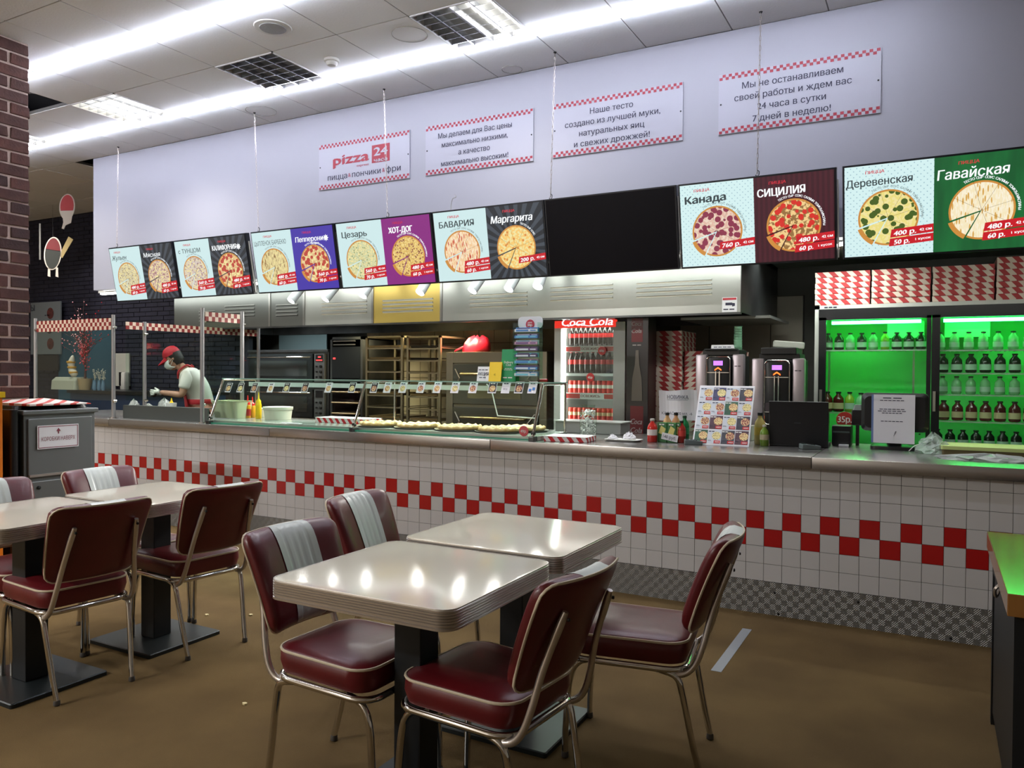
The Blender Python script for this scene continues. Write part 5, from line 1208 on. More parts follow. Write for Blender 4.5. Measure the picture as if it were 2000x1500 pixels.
# card readers
for k, (px, py, lb) in enumerate(((1354, 868, 'grey card reader with a cable in front of the menu board'), (1582, 877, 'pale card reader in front of the laptop'))):
    p = at(px, py, 'z', WZ); t = thing('card_reader', lb, 'card reader', (p.x, p.y, WZ), .35+.1*k, 'card readers')
    MB().poly([(-.055, 0), (.055, 0), (.055, .022), (-.03, .032), (-.055, .03)], -.035, .04).build('reader_body', mat('reader_grey', (95, 105, 105) if k == 0 else (150, 158, 155), .4), t, bev=.004)
    m_ = MB(); 
    for a in range(3):
        for b_ in range(4): m_.box(-.02+.016*a, -.01+.016*a, -.026+.014*b_, -.017+.014*b_, .025, .031)
    m_.build('keypad', black, t, kind='stuff'); MB().box(-.05, -.03, -.025, .03, .031, .034).build('display', mat('lcd', (60, 75, 70), .2), t)
    if k == 0: MB().tube(curve([(.055, 0, .01), (.1, -.02, .004), (.14, .01, .004), (.11, .05, .004), (.06, .08, .004)]), .0025, 6).build('cable', black, t)
# laptop seen from behind
bl, br_ = at(1500, 868, 'z', WZ), at(1622, 870, 'z', WZ); Yl = 5.16
xa, xb = X(1503, Yl, 860), X(1618, Yl, 860); w = (xb-xa)/2; hh = Z(1560, 785, Yl)-WZ
t = thing('laptop', 'open black laptop seen from behind on the counter', 'laptop', ((xa+xb)/2, Yl, WZ), .05)
MB().box(-w, w, .0, .25, 0, .02).build('keyboard_base', black, t, bev=.004)
ld = MB().box(-w, w, -.008, .004, 0, hh).build('screen_lid', black, t, bev=.004, loc=(0, 0, .006), rot=(.12, 0, 0)); MB().text('~1', .0, hh*.52, .008, 0, w=.05, y=-.009).build('lid_badge', mat('badge_grey', (60, 62, 66), .3), ld)
# small black terminal and monitor with a sheet
xa, xb = X(1624, 5.35, 850), X(1662, 5.35, 850)
t = thing('receipt_printer', 'small black receipt printer between laptop and monitor', 'printer', ((xa+xb)/2, 5.35, WZ)); w = (xb-xa)/2
MB().box(-w, w, 0, .14, 0, .13).build('printer_body', black, t, bev=.012, smooth=30); MB().box(-w*.85, w*.85, -.004, .0, .085, .095).build('paper_slot', mat('slot_grey', (80, 95, 90), .3), t); MB().box(-w*.2, w*.8, -.03, .0, 0, .012).build('receipt', paper, t)
xa, xb = X(1666, 5.45, 820), X(1684, 5.45, 820)
t = thing('barcode_scanner', 'small black and grey pole display left of the monitor', 'display', ((xa+xb)/2, 5.45, WZ)); MB().box(-.01, .01, 0, .02, 0, .15).build('pole', black, t)
MB().box(-.035, .035, -.01, .03, .13, .23).build('display_head', black, t, bev=.008); MB().rings([rrect(-.03, .03, -.012, .03, .01, .228), rrect(-.02, .02, -.005, .02, .008, .262)]).build('top_cap', mat('disp_grey', (125, 135, 130), .4), t)
Ym = 5.3; xa, xb = X(1682, Ym, 820), X(1814, Ym, 820); w = (xb-xa)/2; z0, z1 = Z(1750, 843, Ym), Z(1750, 768, Ym)
t = thing('cash_monitor', 'black till monitor with its back to the room, carrying a paper notice', 'monitor', ((xa+xb)/2, Ym, WZ))
MB().rings([[(v_[0], dy, v_[1]) for v_ in rrect(-w+i_, w-i_, z0-WZ+i_, z1-WZ-i_, .03, 0)] for dy, i_ in ((.05, 0), (.0, 0), (-.02, .02))]).build('monitor_shell', black, t, smooth=30)
MB().rings([rrect(-.13, .13, -.06, .14, .03, 0), rrect(-.13, .13, -.06, .14, .03, .02), rrect(-.11, .11, -.03, .12, .03, .03)]).build('foot', black, t, smooth=30); MB().box(-.04, .04, .02, .06, .02, z0-WZ+.03).build('neck', black, t)
MB().text('~1', w*.75, .1, .012, 0, y=-.022).build('badge', mat('badge_grey', (60, 62, 66), .3), t)
xa, xb = X(1706, Ym-.05, 820), X(1787, Ym-.05, 820); za, zb = Z(1747, 866, Ym-.05), Z(1747, 771, Ym-.05); w2 = (xb-xa)/2; cx_ = (xa+xb)/2
o = thing('paper_notice', 'white printed notice in a punched sleeve hanging on the till monitor', 'notice', (cx_, Ym-.05, za))
MB().box(-w2, w2, 0, .002, 0, zb-za).build('sheet', paper, o)
m_ = MB(); H_ = zb-za
for zz, ww in ((.88, .6), (.7, .62), (.66, .7), (.62, .5), (.45, .55)): m_.text('~6', -.01, H_*zz, .006, 0, w=w2*2*ww, y=-.001)
m_.text('~2', -.005, H_*.93, .008, 0, w=w2, y=-.001, bold=.02).tube(curve([(0, -.001, H_*.15), (.005, -.001, H_*.22), (.012, -.001, H_*.25), (.006, -.001, H_*.18)]), .0008, 4).build('lettering', navy, o)
MB().box(-w2-.012, -w2, 0, .001, 0, H_).build('sleeve_edge', mat('sleeve_blue', (110, 130, 175), .3), o)
# plastic bags, parcel, cable
bagm = mat('clear_film', (205, 220, 212), .25, alpha=.45)
p = at(1828, 872, 'z', WZ); crumple('plastic_bag', 'clear crumpled plastic bag right of the till monitor', 'plastic bag', (X(1822, 5.2, 860), 5.2, WZ), .09, .09, .11, bagm, 5, 22, 8)
o = crumple('plastic_sheet', 'flattened transparent plastic sheet along the counter edge', 'plastic sheet', (X(1935, 4.9, 885), 4.88, WZ), .27, .09, .035, mat('film_grey', (190, 195, 195), .25, alpha=.6), 9, 30, 5)
t = thing('flat_parcel', 'flat pale yellow board parcel lying at the right of the counter', 'parcel', (.32, 5.12, WZ), .03)
MB().rings([rrect(-.28, .3, 0, .3, .01, 0), rrect(-.28, .3, 0, .3, .01, .03)]).build('parcel_side', mat('parcel_brown', (95, 85, 50), .6), t); MB().rings([rrect(-.285, .305, -.005, .305, .012, .03), rrect(-.285, .305, -.005, .305, .012, .05)]).build('parcel_top', mat('parcel_pale', (190, 205, 130), .6), t)
p = at(1775, 882, 'z', WZ); t = thing('white_cable', 'thin white cable arching over the counter by the till', 'cable', (p.x, p.y, WZ))
MB().tube(curve([(0, 0, .003), (.03, .0, .035), (.07, .02, .045), (.13, .08, .02)]), .003, 6).build('wire', white, t)

# ================================================================== right-hand table
t = thing('corner_table', 'wooden-edged table with a black frame at the right picture edge', 'table', (.55, 3.13, 0))
MB().box(-.36, .4, -.5, .51, .685, .75).build('tabletop', mat('oak_top', (150, 105, 55), .16, noise=(3, (135, 90, 45), (6, 1, 1)), coat=.4), t, bev=.003)
for sx in (-.34, .35):
    for sy in (-.47, .45): MB().box(sx, sx+.04, sy, sy+.04, 0, .685).build('leg', blackm, t)
MB().box(-.34, -.3, -.43, .45, .60, .685).box(-.3, .35, -.47, -.44, .6, .685).build('rail', blackm, t)
MB().box(-.31, .38, -.43, .46, .03, .06).build('lower_shelf', mat('shelf_green', (35, 50, 45), .5), t)
MB().box(-.30, .36, -.46, -.44, .04, .685).build('end_panel', blackm, t)
MB().box(-.335, -.325, -.43, .45, .05, .685).build('side_panel', blackm, t)
MB().tube(curve([(-.345, .0, .66), (-.36, .0, .64), (-.355, .03, .61), (-.345, .05, .63)]), .006, 6).build('latch', chrome_w, t)
# tape and litter
p = at(1430, 1270, 'z', 0); o = MB().box(-.024, .024, -.34, .34, 0, .0015).build('floor_tape', mat('tape_grey', (150, 155, 158), .4), None, loc=(-.871, 3.93, .0005)); tag(o, 'strip of grey tape stuck on the brown carpet', 'tape')
for k, (px, py) in enumerate(((478, 1376), (490, 1202), (404, 1202))):
    p = at(px, py, 'z', 0)
    tag(MB().rings([[(.012*math.cos(a*1.05)*(1+.3*math.sin(3*a)), .009*math.sin(a*1.05), z_) for a in range(6)] for z_ in (0, .006)]).build('paper_scrap', mat('scrap', (215, 200, 150) if k == 0 else (225, 225, 220), .7), None, loc=(p.x, p.y, .001)), ['yellowish crumb on the carpet left of the foreground chair', 'white paper scrap on the carpet nearer the left tables', 'tiny white speck on the carpet between the left chairs'][k], 'scrap')

# ================================================================== waste bin station
t = thing('waste_station', 'grey steel waste bin with a notice and box on top, left of the counter', 'waste bin', (-5.02, 3.06, 0))
wsm = mat('bin_steel', (128, 132, 134), .38, .75)
MB().box(-.6, 0, -.235, .235, .05, 1.1).build('bin_body', mat('bin_grey', (120, 124, 126), .4, .6), t, bev=.004)
MB().box(-.58, -.02, -.22, .22, 0, .05).build('plinth', black, t)
fl = MB().box(0, .015, -.215, .205, .70, 1.06).build('flap_door', wsm, t, bev=.004); MB().box(.0, .02, -.21, .2, .69, .705).build('flap_rim', chrome_w, fl)
dr = MB().box(0, .012, -.215, .205, .08, .66).build('lower_door', wsm, t, bev=.004); MB().lathe([(0, .02), (.012, .018), (.012, .0)], 12, (0, -.15, .62), axis='x').build('lock', black, dr)
MB().box(-.62, .02, -.25, .25, 1.085, 1.115).build('worktop', wsm, t, bev=.006)
MB().rings([rrect(-.6, -.0, -.31, -.26, .02, .0), rrect(-.6, -.0, -.31, -.26, .02, 1.12)]).build('side_panel', black, t)
MB().rings([rrect(-.61, -.07, -.25, .25, .06, 1.115), rrect(-.6, -.08, -.24, .24, .06, 1.14)]).build('rubber_mat', black, t)
sg = thing('bin_notice', 'white notice with a dark red frame and arrow on the waste bin', 'notice', (-4.998, 3.03, .94), PI/2)
MB().box(-.135, .135, -.004, 0, -.075, .075).build('plate', paper, sg)
MB().rect(-.13, .13, .065, .069, -.005).rect(-.13, .13, -.069, -.065, -.005).rect(-.13, -.126, -.069, .069, -.005).rect(.126, .13, -.069, .069, -.005).poly([(-.014, .035), (.014, .035), (.0, .055)], -.006, -.004).rect(-.004, .004, .018, .037, -.005)\
    .text('КОРОБКИ НАВЕРХ', 0, -.012, .026, 0, w=.22, y=-.005).build('print', mat('notice_ink', (130, 50, 65), .5), sg)
bx = thing('flattened_box', 'flattened striped pizza box lying on the waste bin', 'pizza box', (-5.28, 3.05, 1.141), .1)
MB().rings([[(-.26, -.2, 0), (.25, -.22, 0), (.27, .2, 0), (-.22, .22, 0)], [(-.26, -.2, .02), (.25, -.22, .012), (.27, .2, .006), (-.22, .22, .03)]]).build('cardboard', stripes('flat_box', (225, 215, 208), (195, 60, 50), 1, 0, .12, .62), bx)
# orange cabinet
t = thing('orange_cabinet', 'bright orange cabinet with a yellow top at the left picture edge', 'cabinet', (-5.2, 2.5, 0))
MB().box(-.4, .2, -.25, .19, 0, 1.2).build('cabinet_body', mat('orange_paint', (225, 120, 15), .4), t, bev=.006); MB().box(-.41, .21, -.26, .2, 1.2, 1.235).build('cabinet_top', yellow, t)

# ================================================================== glass partitions at the left
check_r = mat('check_red', (135, 40, 38), .5); check_w = mat('check_cream', (225, 205, 185), .5)
def post(x, y, z1, par, ball=True):
    p_ = MB().tube([(x, y, WZ), (x, y, z1)], .018, 10).build('post', mat('post_steel', (165, 165, 165), .32, .65), par, smooth=60)
    MB().lathe([(.03, 0), (.03, .01), (.02, .012)], 16, (x, y, WZ)).build('foot_ring', chrome, p_, smooth=40)
    for zz in (WZ+.16, z1-.12): MB().lathe([(0, -.02), (.012, -.016), (.012, .016), (0, .02)], 10, (x+.02, y, zz), axis='y').build('glass_clamp', chrome, p_)
def panel(label, pts, z0, z1, zs, rows, par_name='glass_partition', grp=None, posts=(1, 1)):
    (xa, ya), (xb, yb_) = pts; L_ = math.hypot(xb-xa, yb_-ya); rz = math.atan2(yb_-ya, xb-xa)
    t_ = thing(par_name, label, 'glass partition', (xa, ya, 0), rz, grp)
    MB().box(.03, L_-.03, -.003, .003, z0, z1).build('glass_pane', glass, t_)
    m_ = MB(); n_ = int(L_/.035*(3/rows)**.0); s_ = (z1-zs)/rows
    n_ = int(L_/s_); m_2 = MB()
    for r_ in range(rows):
        for c in range(n_): (m_ if (r_+c) % 2 else m_).box(.03+(L_-.06)*c/n_, .03+(L_-.06)*(c+1)/n_, -.0045, .0045, zs+s_*r_, zs+s_*(r_+1), (r_+c) % 2)
    m_.build('checker_band', [check_r, check_w], t_, kind='stuff')
    for k in (0, 1):
        if posts[k]: post(L_*k, 0, z1+.03, t_)
    return t_
panel('glass screen with a red checker band, left of the kitchen worker', ((-8.05, 4.65), (-6.80, 4.65)), 1.08, 1.86, 1.75, 3)
panel('deep glass screen with a checker band running back behind the worker', ((-6.76, 4.72), (-6.76, 6.4)), 1.08, 1.83, 1.76, 2, posts=(0, 1))
post(-6.76+.0, 4.95, 1.84, thing('screen_post', 'thin steel post just right of the checkered screen corner', 'post', (0, 0, 0)))
panel('narrow glass screen with a checker strip left of the display case', ((-5.55, 4.62), (-5.55, 5.06)), 1.08, 1.88, 1.80, 2)
panel('glass screen along the counter front before the kitchen worker', ((-6.80, 4.60), (-5.58, 4.60)), 1.10, 1.60, 1.597, 1, posts=(0, 0)) if False else None
# raised steel trough in front of the worker
t = thing('prep_trough', 'low dark steel upstand on the counter in front of the worker', 'upstand', (-6.2, 4.72, WZ))
MB().box(-.56, .6, 0, .012, 0, .115).box(-.56, .6, 0, .06, .115, .122).build('upstand_plate', mat('trough_steel', (95, 102, 100), .4, .7), t)
# things on the prep table
for k, (px, py, y, a, b_, h) in enumerate(((262, 785, 5.5, .08, .07, .13), (290, 785, 5.45, .1, .08, .09), (322, 785, 5.48, .1, .08, .15))):
    crumple('food_bag', ['clear food bag, left of the three by the worker', 'clear food bag under the worker\'s hands', 'clear food bag against the worker\'s apron'][k], 'plastic bag', (X(px, y, py), y, WZ if y < 5.6 else .9), a, b_, h, mat('film_pale', (200, 205, 200), .3, alpha=.6), 20+k, 18, 7)
t = thing('mustard_tub', 'small white tub with a yellow nozzle beside the worker', 'tub', (X(335, 5.35, 785), 5.35, WZ)); MB().lathe([(.04, 0), (.05, .11), (.05, .12)], 18).build('tub_body', white, t, smooth=40); MB().lathe([(.02, .12), (.01, .14), (.004, .17)], 10).build('nozzle', yellow, t, smooth=40)
# corner room at the far left: posters, boards, ornaments
def wallbox(name, label, cat, px0, px1, py0, py1, Y, m, d=.02):
    xa, xb, za, zb = front(px0, px1, py0, py1, Y); t_ = thing(name, label, cat, ((xa+xb)/2, Y, za)); w_ = (xb-xa)/2
    MB().box(-w_, w_, 0, d, 0, zb-za).build('panel', m, t_); return t_, w_, zb-za
t, w, h = wallbox('menu_poster', 'pale wall poster with pizza pictures and big dark letters, behind the glass screen', 'poster', 60, 118, 590, 692, 6.95, mat('poster_grey', (120, 128, 132), .6))
MB().text('Ы', -w+.06, h-.08, .09, 0, y=-.004, bold=.03).text('~2', .05, h-.2, .02, 0, y=-.004, w=.12).build('lettering', mat('poster_ink', (45, 52, 66), .6), t)
for k, (fx, fz_) in enumerate(((.35, .78), (.3, .5), (.35, .2))): MB().disc(0, 0, .085, 0, 0, 20).build('pizza_picture', mat(f'pzpic{k}', (110, 55, 50) if k != 1 else (75, 72, 78), .6, noise=(20, (70, 35, 35))), t, loc=(w*fx, -.004, h*fz_))
wallbox('backdrop_board', 'large deep blue-green panel behind the ornaments', 'board', 114, 217, 640, 800, 6.98, mat('teal_board', (30, 78, 98), .5))
wallbox('shutter', 'dark slatted shutter under the pale poster', 'shutter', 72, 112, 694, 724, 6.93, mat('shut_dark', (42, 40, 40), .6))
t, w, h = wallbox('grey_locker', 'tall grey locker door behind the worker', 'locker', 293, 357, 640, 945, 7.3, mat('locker_grey', (112, 118, 120), .5), .28)
MB().lathe([(.02, -.006), (.03, -.006), (.03, 0), (.02, 0)], 16, (.0, -.002, h*.8), axis='y').build('vent_ring', steel_d, t); MB().box(w-.08, w-.05, -.03, 0, h*.6, h*.68).build('handle', chrome_w, t)
t = thing('back_shelf', 'dark shelf counter under the ornaments behind the glass screen', 'shelf', (-9.0, 6.3, 0)); MB().box(-1.2, 1.2, 0, .6, 1.06, 1.1).build('shelf_top', black, t); MB().box(-1.2, 1.2, .05, .55, 0, 1.06).build('shelf_body', mat('body_blue', (28, 48, 72), .5), t)
SZ = 1.101
x = X(166, 6.4, 720); t = thing('red_ornament_tree', 'bare decorative tree hung with glittering red berries', 'decoration', (x, 6.4, SZ))
MB().lathe([(.07, 0), (.09, .15), (.08, .15)], 14).build('pot', mat('pot_tan', (160, 140, 105), .7), t, smooth=40)
br0 = MB(); br0.tube([(0, 0, .1), (.01, 0, .3), (0, 0, .5)], [.018, .015, .01], 6); bl_ = MB(); rnd = random.Random(4)
for k in range(46):
    a = rnd.uniform(-1.2, 1.2); ln = rnd.uniform(.3, .85); z0 = rnd.uniform(.25, .5); e = Vector((math.sin(a)*ln*.62, rnd.uniform(-.12, .12), z0+math.cos(a)*ln)); m0 = Vector((math.sin(a)*ln*.2, 0, z0+ln*.5*math.cos(a)))
    pts = curve([(0, 0, z0), m0, e], 4); br0.tube(pts, .003, 4)
    for q in range(9):
        c_ = Vector(pts[min(len(pts)-1, 2+q % (len(pts)-2))])+Vector((rnd.uniform(-.035, .035), rnd.uniform(-.03, .03), rnd.uniform(-.035, .035)))
        r_ = rnd.uniform(.007, .014); bl_.add([c_+Vector(v_)*r_ for v_ in ((1, 0, 0), (-1, 0, 0), (0, 1, 0), (0, -1, 0), (0, 0, 1), (0, 0, -1))], [(0, 2, 4), (2, 1, 4), (1, 3, 4), (3, 0, 4), (2, 0, 5), (1, 2, 5), (3, 1, 5), (0, 3, 5)])
br0.build('branches', mat('twig', (60, 30, 30), .8), t, kind='stuff'); bl_.build('berries', mat('berry', (185, 32, 48), .25), t, kind='stuff')
x = X(140, 6.35, 700); t = thing('white_gold_figure', 'white and gold soft ornament left of the red tree', 'decoration', (x, 6.36, Z(140, 742, 6.35)))
figh = Z(140, 668, 6.35)-Z(140, 712, 6.35)
t.location.z = SZ+.17
MB().rings([[(.05*s_*math.cos(2*PI*j/14)+ox, .045*s_*math.sin(2*PI*j/14), z_) for j in range(14)] for s_, z_, ox in ((.5, 0, .03), (1.1, .04, .03), (1.1, .09, .0), (.8, .14, -.02), (1.0, .18, -.03), (.8, .23, -.01), (.5, .27, .0), (.2, .29, .01))]).build('figure_body', mat('fig_white', (205, 200, 185), .7), t, smooth=70)
for z_, ox in ((.06, .02), (.13, -.01), (.2, -.03)): MB().lathe([(.052, -.014), (.058, 0), (.052, .014)], 16, (ox, 0, z_)).build('gold_band', mat('gold_band', (190, 140, 40), .4), t, smooth=60)
x0, x1 = X(119, 6.45, 735), X(166, 6.45, 735)
tag(MB().rings([rrect(-(x1-x0)/2, (x1-x0)/2, 0, .2, .03, 0), rrect(-(x1-x0)/2, (x1-x0)/2, .01, .2, .03, .12), rrect(-(x1-x0)/2+.06, (x1-x0)/2, .03, .2, .03, .168)]).build('white_carton', mat('old_white', (170, 172, 155), .6), None, loc=((x0+x1)/2, 6.3, SZ)), 'sloping off-white carton under the white and gold ornament', 'box')
for k, px in enumerate((185, 194, 202)):
    t = thing('blue_vase', f'small blue vase with white blossom, {["left", "middle", "right"][k]} of the three', 'vase', (X(px, 6.34, 735), 6.34, SZ), group='blue vases')
    MB().lathe([(.022, 0), (.03, .03), (.024, .09), (.018, .13), (.02, .135)], 14).build('vase_body', mat('vase_blue', (90, 125, 150), .2), t, smooth=50)
    m_ = MB(); 
    for q in range(16):
        c_ = Vector((rnd.uniform(-.035, .035), rnd.uniform(-.03, .03), .15+rnd.uniform(0, .13))); m_.lathe([(.001, -.004), (.007, 0), (.004, .004)], 6, c_)
        m_.tube([(0, 0, .13), c_], .0012, 3)
    m_.build('blossom', mat('blossom', (215, 210, 190), .6), t, kind='stuff')
# white board and soap dispenser
t, w, h = wallbox('white_board', 'plain white board beside the soap dispenser', 'board', 224, 252, 690, 754, 7.02, mat('board_white', (190, 192, 180), .6))
t = thing('soap_dispenser', 'white and black wall soap dispenser by the screen post', 'dispenser', (X(244, 6.97, 745), 6.97, Z(244, 768, 6.97)))
hh = (Z(244, 727, 6.97)-Z(244, 768, 6.97))/1.2; t.scale = (1.2, 1, 1.2)
MB().rings([[(v_[0], v_[1], z_) for v_ in rrect(-.04*s_, .04*s_, -.05*s_, .04, .015, 0)] for s_, z_ in ((.6, 0), (.95, .03), (1, hh*.5), (.9, hh*.95), (.7, hh))]).build('dispenser_body', mat('disp_white', (205, 205, 195), .3), t, smooth=40)
MB().box(-.046, -.015, -.056, -.03, hh*.35, hh).build('dark_window', black, t, bev=.004)
# wall ornaments: plain red-and-white plaques
for k, (px, py, lb) in enumerate(((131, 408, 'upper red and cream plaque hanging before the dark brick wall'), (103, 495, 'lower red and dark plaque with a wooden bat'))):
    p = at(px, py, 'y', 5.9 if k == 0 else 6.4); t = thing('wall_plaque', lb, 'wall decoration', p, .9, 'plaques before the dark brick wall'); s_ = 1.0
    MB().tube([(0, .01, .1), (0, .01, CEIL-p.z)], .0012, 3).build('hanging_thread', mat('thread', (70, 70, 70), .6), t)
    t.scale = (.85, 1, .85) if k == 0 else (.95, 1, .95)
    def ell(rx_, rz_, cz=0, a0=0, a1=360, n=28, tilt=.2): return [(rx_*math.cos(D(a0+(a1-a0)*i/n))+tilt*rz_*math.sin(D(a0+(a1-a0)*i/n))*(.35), cz+rz_*math.sin(D(a0+(a1-a0)*i/n))) for i in range(n)]
    if k == 0:
        MB().poly(ell(.10, .19, .03), 0, .02).poly([(-.06, -.1), (.07, -.06), (.05, -.2), (-.02, -.24), (-.04, -.3), (-.07, -.29), (-.05, -.2)], .001, .02).build('cream_backing', mat('plq_cream', (225, 215, 200), .6), t)
        MB().poly(ell(.085, .165, .04, -20, 215), -.006, 0).build('red_face', mat('plq_red', (190, 50, 52), .5), t)
    else:
        MB().poly(ell(.11, .24, 0), 0, .02).build('cream_backing', mat('plq_cream', (225, 215, 200), .6), t); MB().poly(ell(.095, .22, 0), -.006, 0).build('dark_face', mat('plq_dark', (45, 48, 42), .6), t)
        MB().poly(ell(.095, .22, 0, 10, 170), -.01, -.006).build('red_cap', mat('plq_red2', (110, 28, 30), .5), t)
        MB().poly([(.08, -.02), (.12, -.06), (.26, .22), (.2, .26)], 0, .02).build('wooden_bat', mat('bat_wood', (165, 145, 95), .6), t)
        MB().box(-.17, -.15, 0, .02, -.1, .42).build('grey_rod', mat('rod_grey', (120, 120, 115), .5), t)
        for sx in (-.05, .05): MB().poly([(sx-.015, -.33), (sx+.02, -.34), (sx+.015, -.2), (sx-.01, -.2)], 0, .02).build('foot', mat('plq_cream', (225, 215, 200), .6), t)

# ================================================================== the worker
def skin_fig(name, verts, edges, m, parent, root=0, sub=2):
    me = bpy.data.meshes.new(name); me.from_pydata([v[:3] for v in verts], edges, []); me.materials.append(m)
    o = bpy.data.objects.new(name, me); COL.objects.link(o); o.parent = parent
    sk = o.modifiers.new('skin', 'SKIN'); sk.use_smooth_shade = True
    for i, v in enumerate(verts):
        r_ = v[3]; r2 = v[4] if len(v) > 4 else r_
        me.skin_vertices[0].data[i].radius = (r_, r2); me.skin_vertices[0].data[i].use_root = (i == root)
    su = o.modifiers.new('sub', 'SUBSURF'); su.levels = sub; su.render_levels = sub
    return o
skin = mat('skin', (176, 130, 108), .55); shirt = mat('shirt_white', (205, 200, 192), .75); apron = mat('apron_red', (165, 30, 38), .65); hair = mat('hair_dark', (28, 22, 20), .6)
PY = 5.90
P0 = Vector((-7.24, PY, 0))
wk = thing('person', 'worker in a red cap, face mask, white shirt and red apron bending over food', 'person', (P0.x, P0.y, 0), .62)
# local: facing -x, turned slightly to the room
PV = [(.10, 0, .92, .12, .15), (.07, 0, 1.05, .115, .145), (.03, 0, 1.18, .12, .155), (-.03, 0, 1.30, .10, .165), (-.09, 0, 1.385, .05, .055), (-.15, 0, 1.43, .05, .05),
      (-.19, -.0, 1.475, .075, .072), (-.195, 0, 1.53, .078, .075),
      (-.01, -.165, 1.325, .055), (-.03, -.215, 1.19, .046), (-.05, -.23, 1.10, .038), (-.19, -.17, 1.12, .033), (-.31, -.10, 1.13, .025),
      (-.01, .165, 1.325, .055), (-.04, .215, 1.19, .046), (-.07, .22, 1.10, .038), (-.2, .14, 1.11, .033), (-.33, .03, 1.11, .025),
      (.10, -.09, .85, .095), (.06, -.1, .5, .065), (.10, -.1, .09, .045), (-.03, -.11, .03, .035),
      (.10, .09, .85, .095), (.06, .1, .5, .065), (.10, .1, .09, .045), (-.03, .11, .03, .035)]
PE = [(0, 1), (1, 2), (2, 3), (3, 4), (4, 5), (5, 6), (6, 7), (3, 8), (8, 9), (9, 10), (10, 11), (11, 12), (3, 13), (13, 14), (14, 15), (15, 16), (16, 17), (0, 18), (18, 19), (19, 20), (20, 21), (0, 22), (22, 23), (23, 24), (24, 25)]
skin_fig('body', PV, PE, skin, wk)
# shirt with short sleeves
SV = [(.10, 0, .93, .135, .165), (.07, 0, 1.05, .13, .16), (.03, 0, 1.18, .135, .17), (-.025, 0, 1.30, .115, .175), (-.075, 0, 1.37, .065, .075), (-.005, -.17, 1.325, .068), (-.03, -.215, 1.20, .062), (-.04, -.222, 1.16, .06), (-.005, .17, 1.325, .068), (-.04, .215, 1.20, .062), (-.05, .222, 1.16, .06)]
skin_fig('shirt', SV, [(0, 1), (1, 2), (2, 3), (3, 4), (3, 5), (5, 6), (6, 7), (3, 8), (8, 9), (9, 10)], shirt, wk)
TV_ = [(.10, 0, .95, .13, .16), (.10, -.09, .85, .105), (.06, -.1, .5, .08), (.10, -.1, .12, .06), (.10, .09, .85, .105), (.06, .1, .5, .08), (.10, .1, .12, .06)]
skin_fig('trousers', TV_, [(0, 1), (1, 2), (2, 3), (0, 4), (4, 5), (5, 6)], mat('trousers_dark', (35, 35, 42), .8), wk)
# apron: bib over the chest and skirt
m_ = MB(); rs = []
for z_, fx, hw in ((.62, -.02, .17), (.85, -.055, .19), (.98, -.075, .19), (1.08, -.085, .17), (1.2, -.115, .12), (1.29, -.14, .085)):
    rs.append([(fx+.35*(a/6*hw)**2*6+.004*math.sin(a*2), a/6*hw, z_) for a in range(-6, 7)])
n_ = 13; vs = [p for r_ in rs for p in r_]+[(p[0]+.008, p[1], p[2]) for r_ in rs for p in r_]; N = len(rs)*n_; fs = []
for j in range(len(rs)-1):
    for i in range(n_-1): q = (j*n_+i, j*n_+i+1, (j+1)*n_+i+1, (j+1)*n_+i); fs.append(q[::-1]); fs.append(tuple(v+N for v in q))
m_.add(vs, fs).build('apron', apron, wk, smooth=70)
for s_ in (-1, 1): MB().tube(curve([(-.13, s_*.08, 1.28), (-.12, s_*.1, 1.36), (-.045, s_*.085, 1.425), (-.0, s_*.04, 1.405)]), .012, 6).build('apron_strap', apron, wk, smooth=60)
# apron tie round the waist
MB().rings([[(.07+(.14+e)*math.cos(2*PI*j/24), (.175+e)*math.sin(2*PI*j/24), z_) for j in range(24)] for e, z_ in ((0, 1.0), (.004, 1.01), (.004, 1.045), (0, 1.055))], close=False, cap0=False, cap1=False).build('apron_tie', apron, wk, smooth=60)
# head: face, mask, hair, cap
hd = Vector((-.205, 0, 1.50)); tl = D(-38)
R_ = Matrix.Rotation(D(-28), 3, 'Y')
def hp(x, y, z): v_ = R_ @ Vector((x, y, z)); return hd+v_
def hshape(prof, name, m, rx=.088, ry=.075, n=20, cut=None, **k):
    rs_ = []
    for z_, sx, sy, ox in prof: rs_.append([hp(ox+rx*sx*math.cos(2*PI*j/n), ry*sy*math.sin(2*PI*j/n), z_) for j in range(n)])
    return MB().rings(rs_).build(name, m, wk, smooth=70, **k)
head = hshape([(-.115, .35, .4, -.03), (-.1, .62, .62, -.025), (-.06, .85, .85, -.01), (0, 1, 1, 0), (.05, .98, .98, .004), (.09, .7, .7, .01), (.11, .3, .3, .01)], 'head', skin)
hshape([(-.085, .5, .8, .035), (-.04, .86, 1.0, .03), (.02, 1.0, 1.07, .02), (.05, 1.02, 1.06, .015)], 'hair', hair)
MB().rings([[hp(-.115+.06*(i_/2)**0*abs(j_/6)**2*1.0+dx, j_/6*.072, z_) for j_ in range(-6, 7)] + [hp(-.10+.06*abs(j_/6)**2+dx, j_/6*.07, z_) for j_ in range(6, -7, -1)] for i_, (z_, dx) in enumerate(((-.1, .035), (-.075, .0), (-.04, -.012), (-.012, .0), (.0, .012)))]).build('face_mask', mat('mask_white', (215, 222, 220), .7), wk, smooth=60)
MB().tube([hp(-.05, -.078, -.03), hp(0, -.08, -.01), hp(.03, -.076, .0)], .002, 4).tube([hp(-.05, -.078, -.07), hp(0, -.08, -.03), hp(.03, -.076, .0)], .002, 4).build('mask_loop', mat('mask_white', (215, 222, 220), .7), wk)
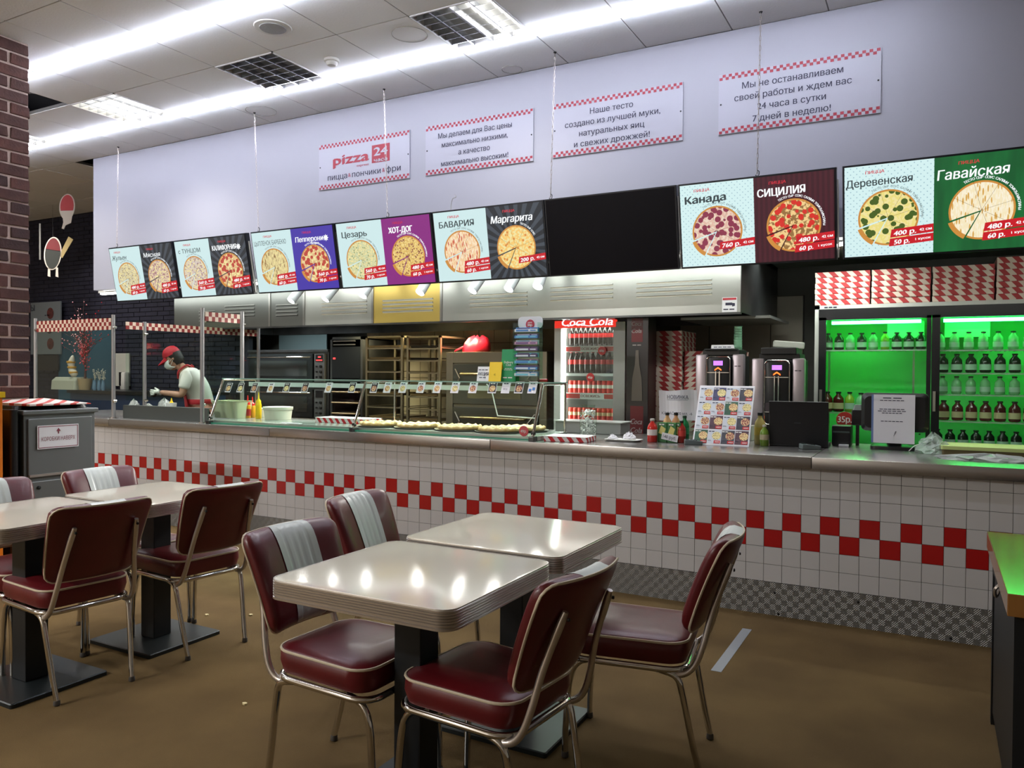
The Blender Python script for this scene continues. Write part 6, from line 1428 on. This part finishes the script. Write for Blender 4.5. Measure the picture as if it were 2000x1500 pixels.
for s_ in (-1, 1):
    MB().lathe([(0, -.01), (.010, -.008), (.014, 0), (.010, .008), (0, .01)], 12, hp(.012, s_*.078, -.012), axis='y').build('ear', skin, head, smooth=70)
    MB().lathe([(0, -.006), (.008, -.003), (.008, .003), (0, .006)], 10, hp(-.082, s_*.032, .012), axis='x').build('eye', mat('eye_dark', (30, 25, 25), .3), head, smooth=70)
MB().rings([[hp(-.085-.022*s_, .012*s_*c_, z_) for s_, c_ in ((0, -1), (1, 0), (0, 1), (-.5, 0))] for z_ in (-.03, -.01, .015)]).build('nose', skin, head, smooth=60)
capm = mat('cap_red', (185, 28, 48), .6)
cp = hshape([(.035, 1.1, 1.1, .004), (.06, 1.12, 1.12, .004), (.095, .98, 1.0, .006), (.125, .7, .72, .008), (.14, .3, .3, .01), (.143, .05, .05, .01)], 'cap', capm)
m_ = MB(); top = []; bot = []
for i in range(9):
    a = D(125+110*i/8); top.append([hp(.098*math.cos(a)+.004-d*.085*math.sin(PI*i/8)**.6, .082*math.sin(a)*(1-.05*d), .042-.035*d*1.0) for d in (0, .5, 1)])
vs = [p for r_ in top for p in r_]+[p-Vector((0, 0, .006)) for r_ in top for p in r_]; N = 27; fs = []
for i in range(8):
    for j in range(2): q = (i*3+j, i*3+j+1, (i+1)*3+j+1, (i+1)*3+j); fs += [q, tuple(v+N for v in q[::-1])]
for i in range(8): fs.append((i*3+2, i*3+2+N, (i+1)*3+2+N, (i+1)*3+2))
m_.add(vs, fs).build('cap_visor', capm, wk, smooth=60)
MB().lathe([(0, -.003), (.014, -.002), (.015, 0)], 14, hp(-.085, 0, .075), axis='x').build('cap_badge', mat('badge_white', (220, 210, 205), .5), cp)
# gloved hands holding a dark tub
glove = mat('glove_white', (215, 215, 208), .5)
for s_, wr in ((-1, Vector((-.31, -.10, 1.13))), (1, Vector((-.33, .03, 1.11)))):
    tgt = Vector((-.40, -.045, 1.11)); d = Vector((-.055, s_*.0, .0)); side = Vector((0, s_*-1, 0))
    hv = [(wr.x, wr.y, wr.z, .026), (wr.x-.035, wr.y, wr.z+.005, .03, .022), (wr.x-.065, wr.y+.004*s_, wr.z+.004, .03, .02)]
    he = [(0, 1), (1, 2)]
    for q in range(4):
        b0 = Vector((wr.x-.07, wr.y, wr.z+.022-.016*q)); c1 = b0+Vector((-.028+.003*abs(q-1), -s_*.004 if s_ < 0 else -.0, 0)); c2 = c1+Vector((-.018, -.02*s_, 0)); c3 = c2+Vector((.0, -.018*s_, 0))
        i0 = len(hv); hv += [(b0.x, b0.y, b0.z, .009), (c1.x, c1.y, c1.z, .009), (c2.x, c2.y, c2.z, .008), (c3.x, c3.y, c3.z, .007)]; he += [(2, i0), (i0, i0+1), (i0+1, i0+2), (i0+2, i0+3)]
    i0 = len(hv); hv += [(wr.x-.045, wr.y-.012*s_, wr.z+.035, .01), (wr.x-.07, wr.y-.02*s_, wr.z+.05, .008)]; he += [(1, i0), (i0, i0+1)]
    skin_fig('gloved_hand', hv, he, glove, wk, 0, 1)
t = thing('dark_tub', 'round dark tub held in the worker\'s gloved hands', 'tub', (P0.x-.415*math.cos(.62)+.04*math.sin(.62), P0.y-.415*math.sin(.62)-.04*math.cos(.62), 1.075))
MB().lathe([(.035, 0), (.045, .01), (.045, .07), (.035, .075)], 18).build('tub_body', black, t, smooth=40)
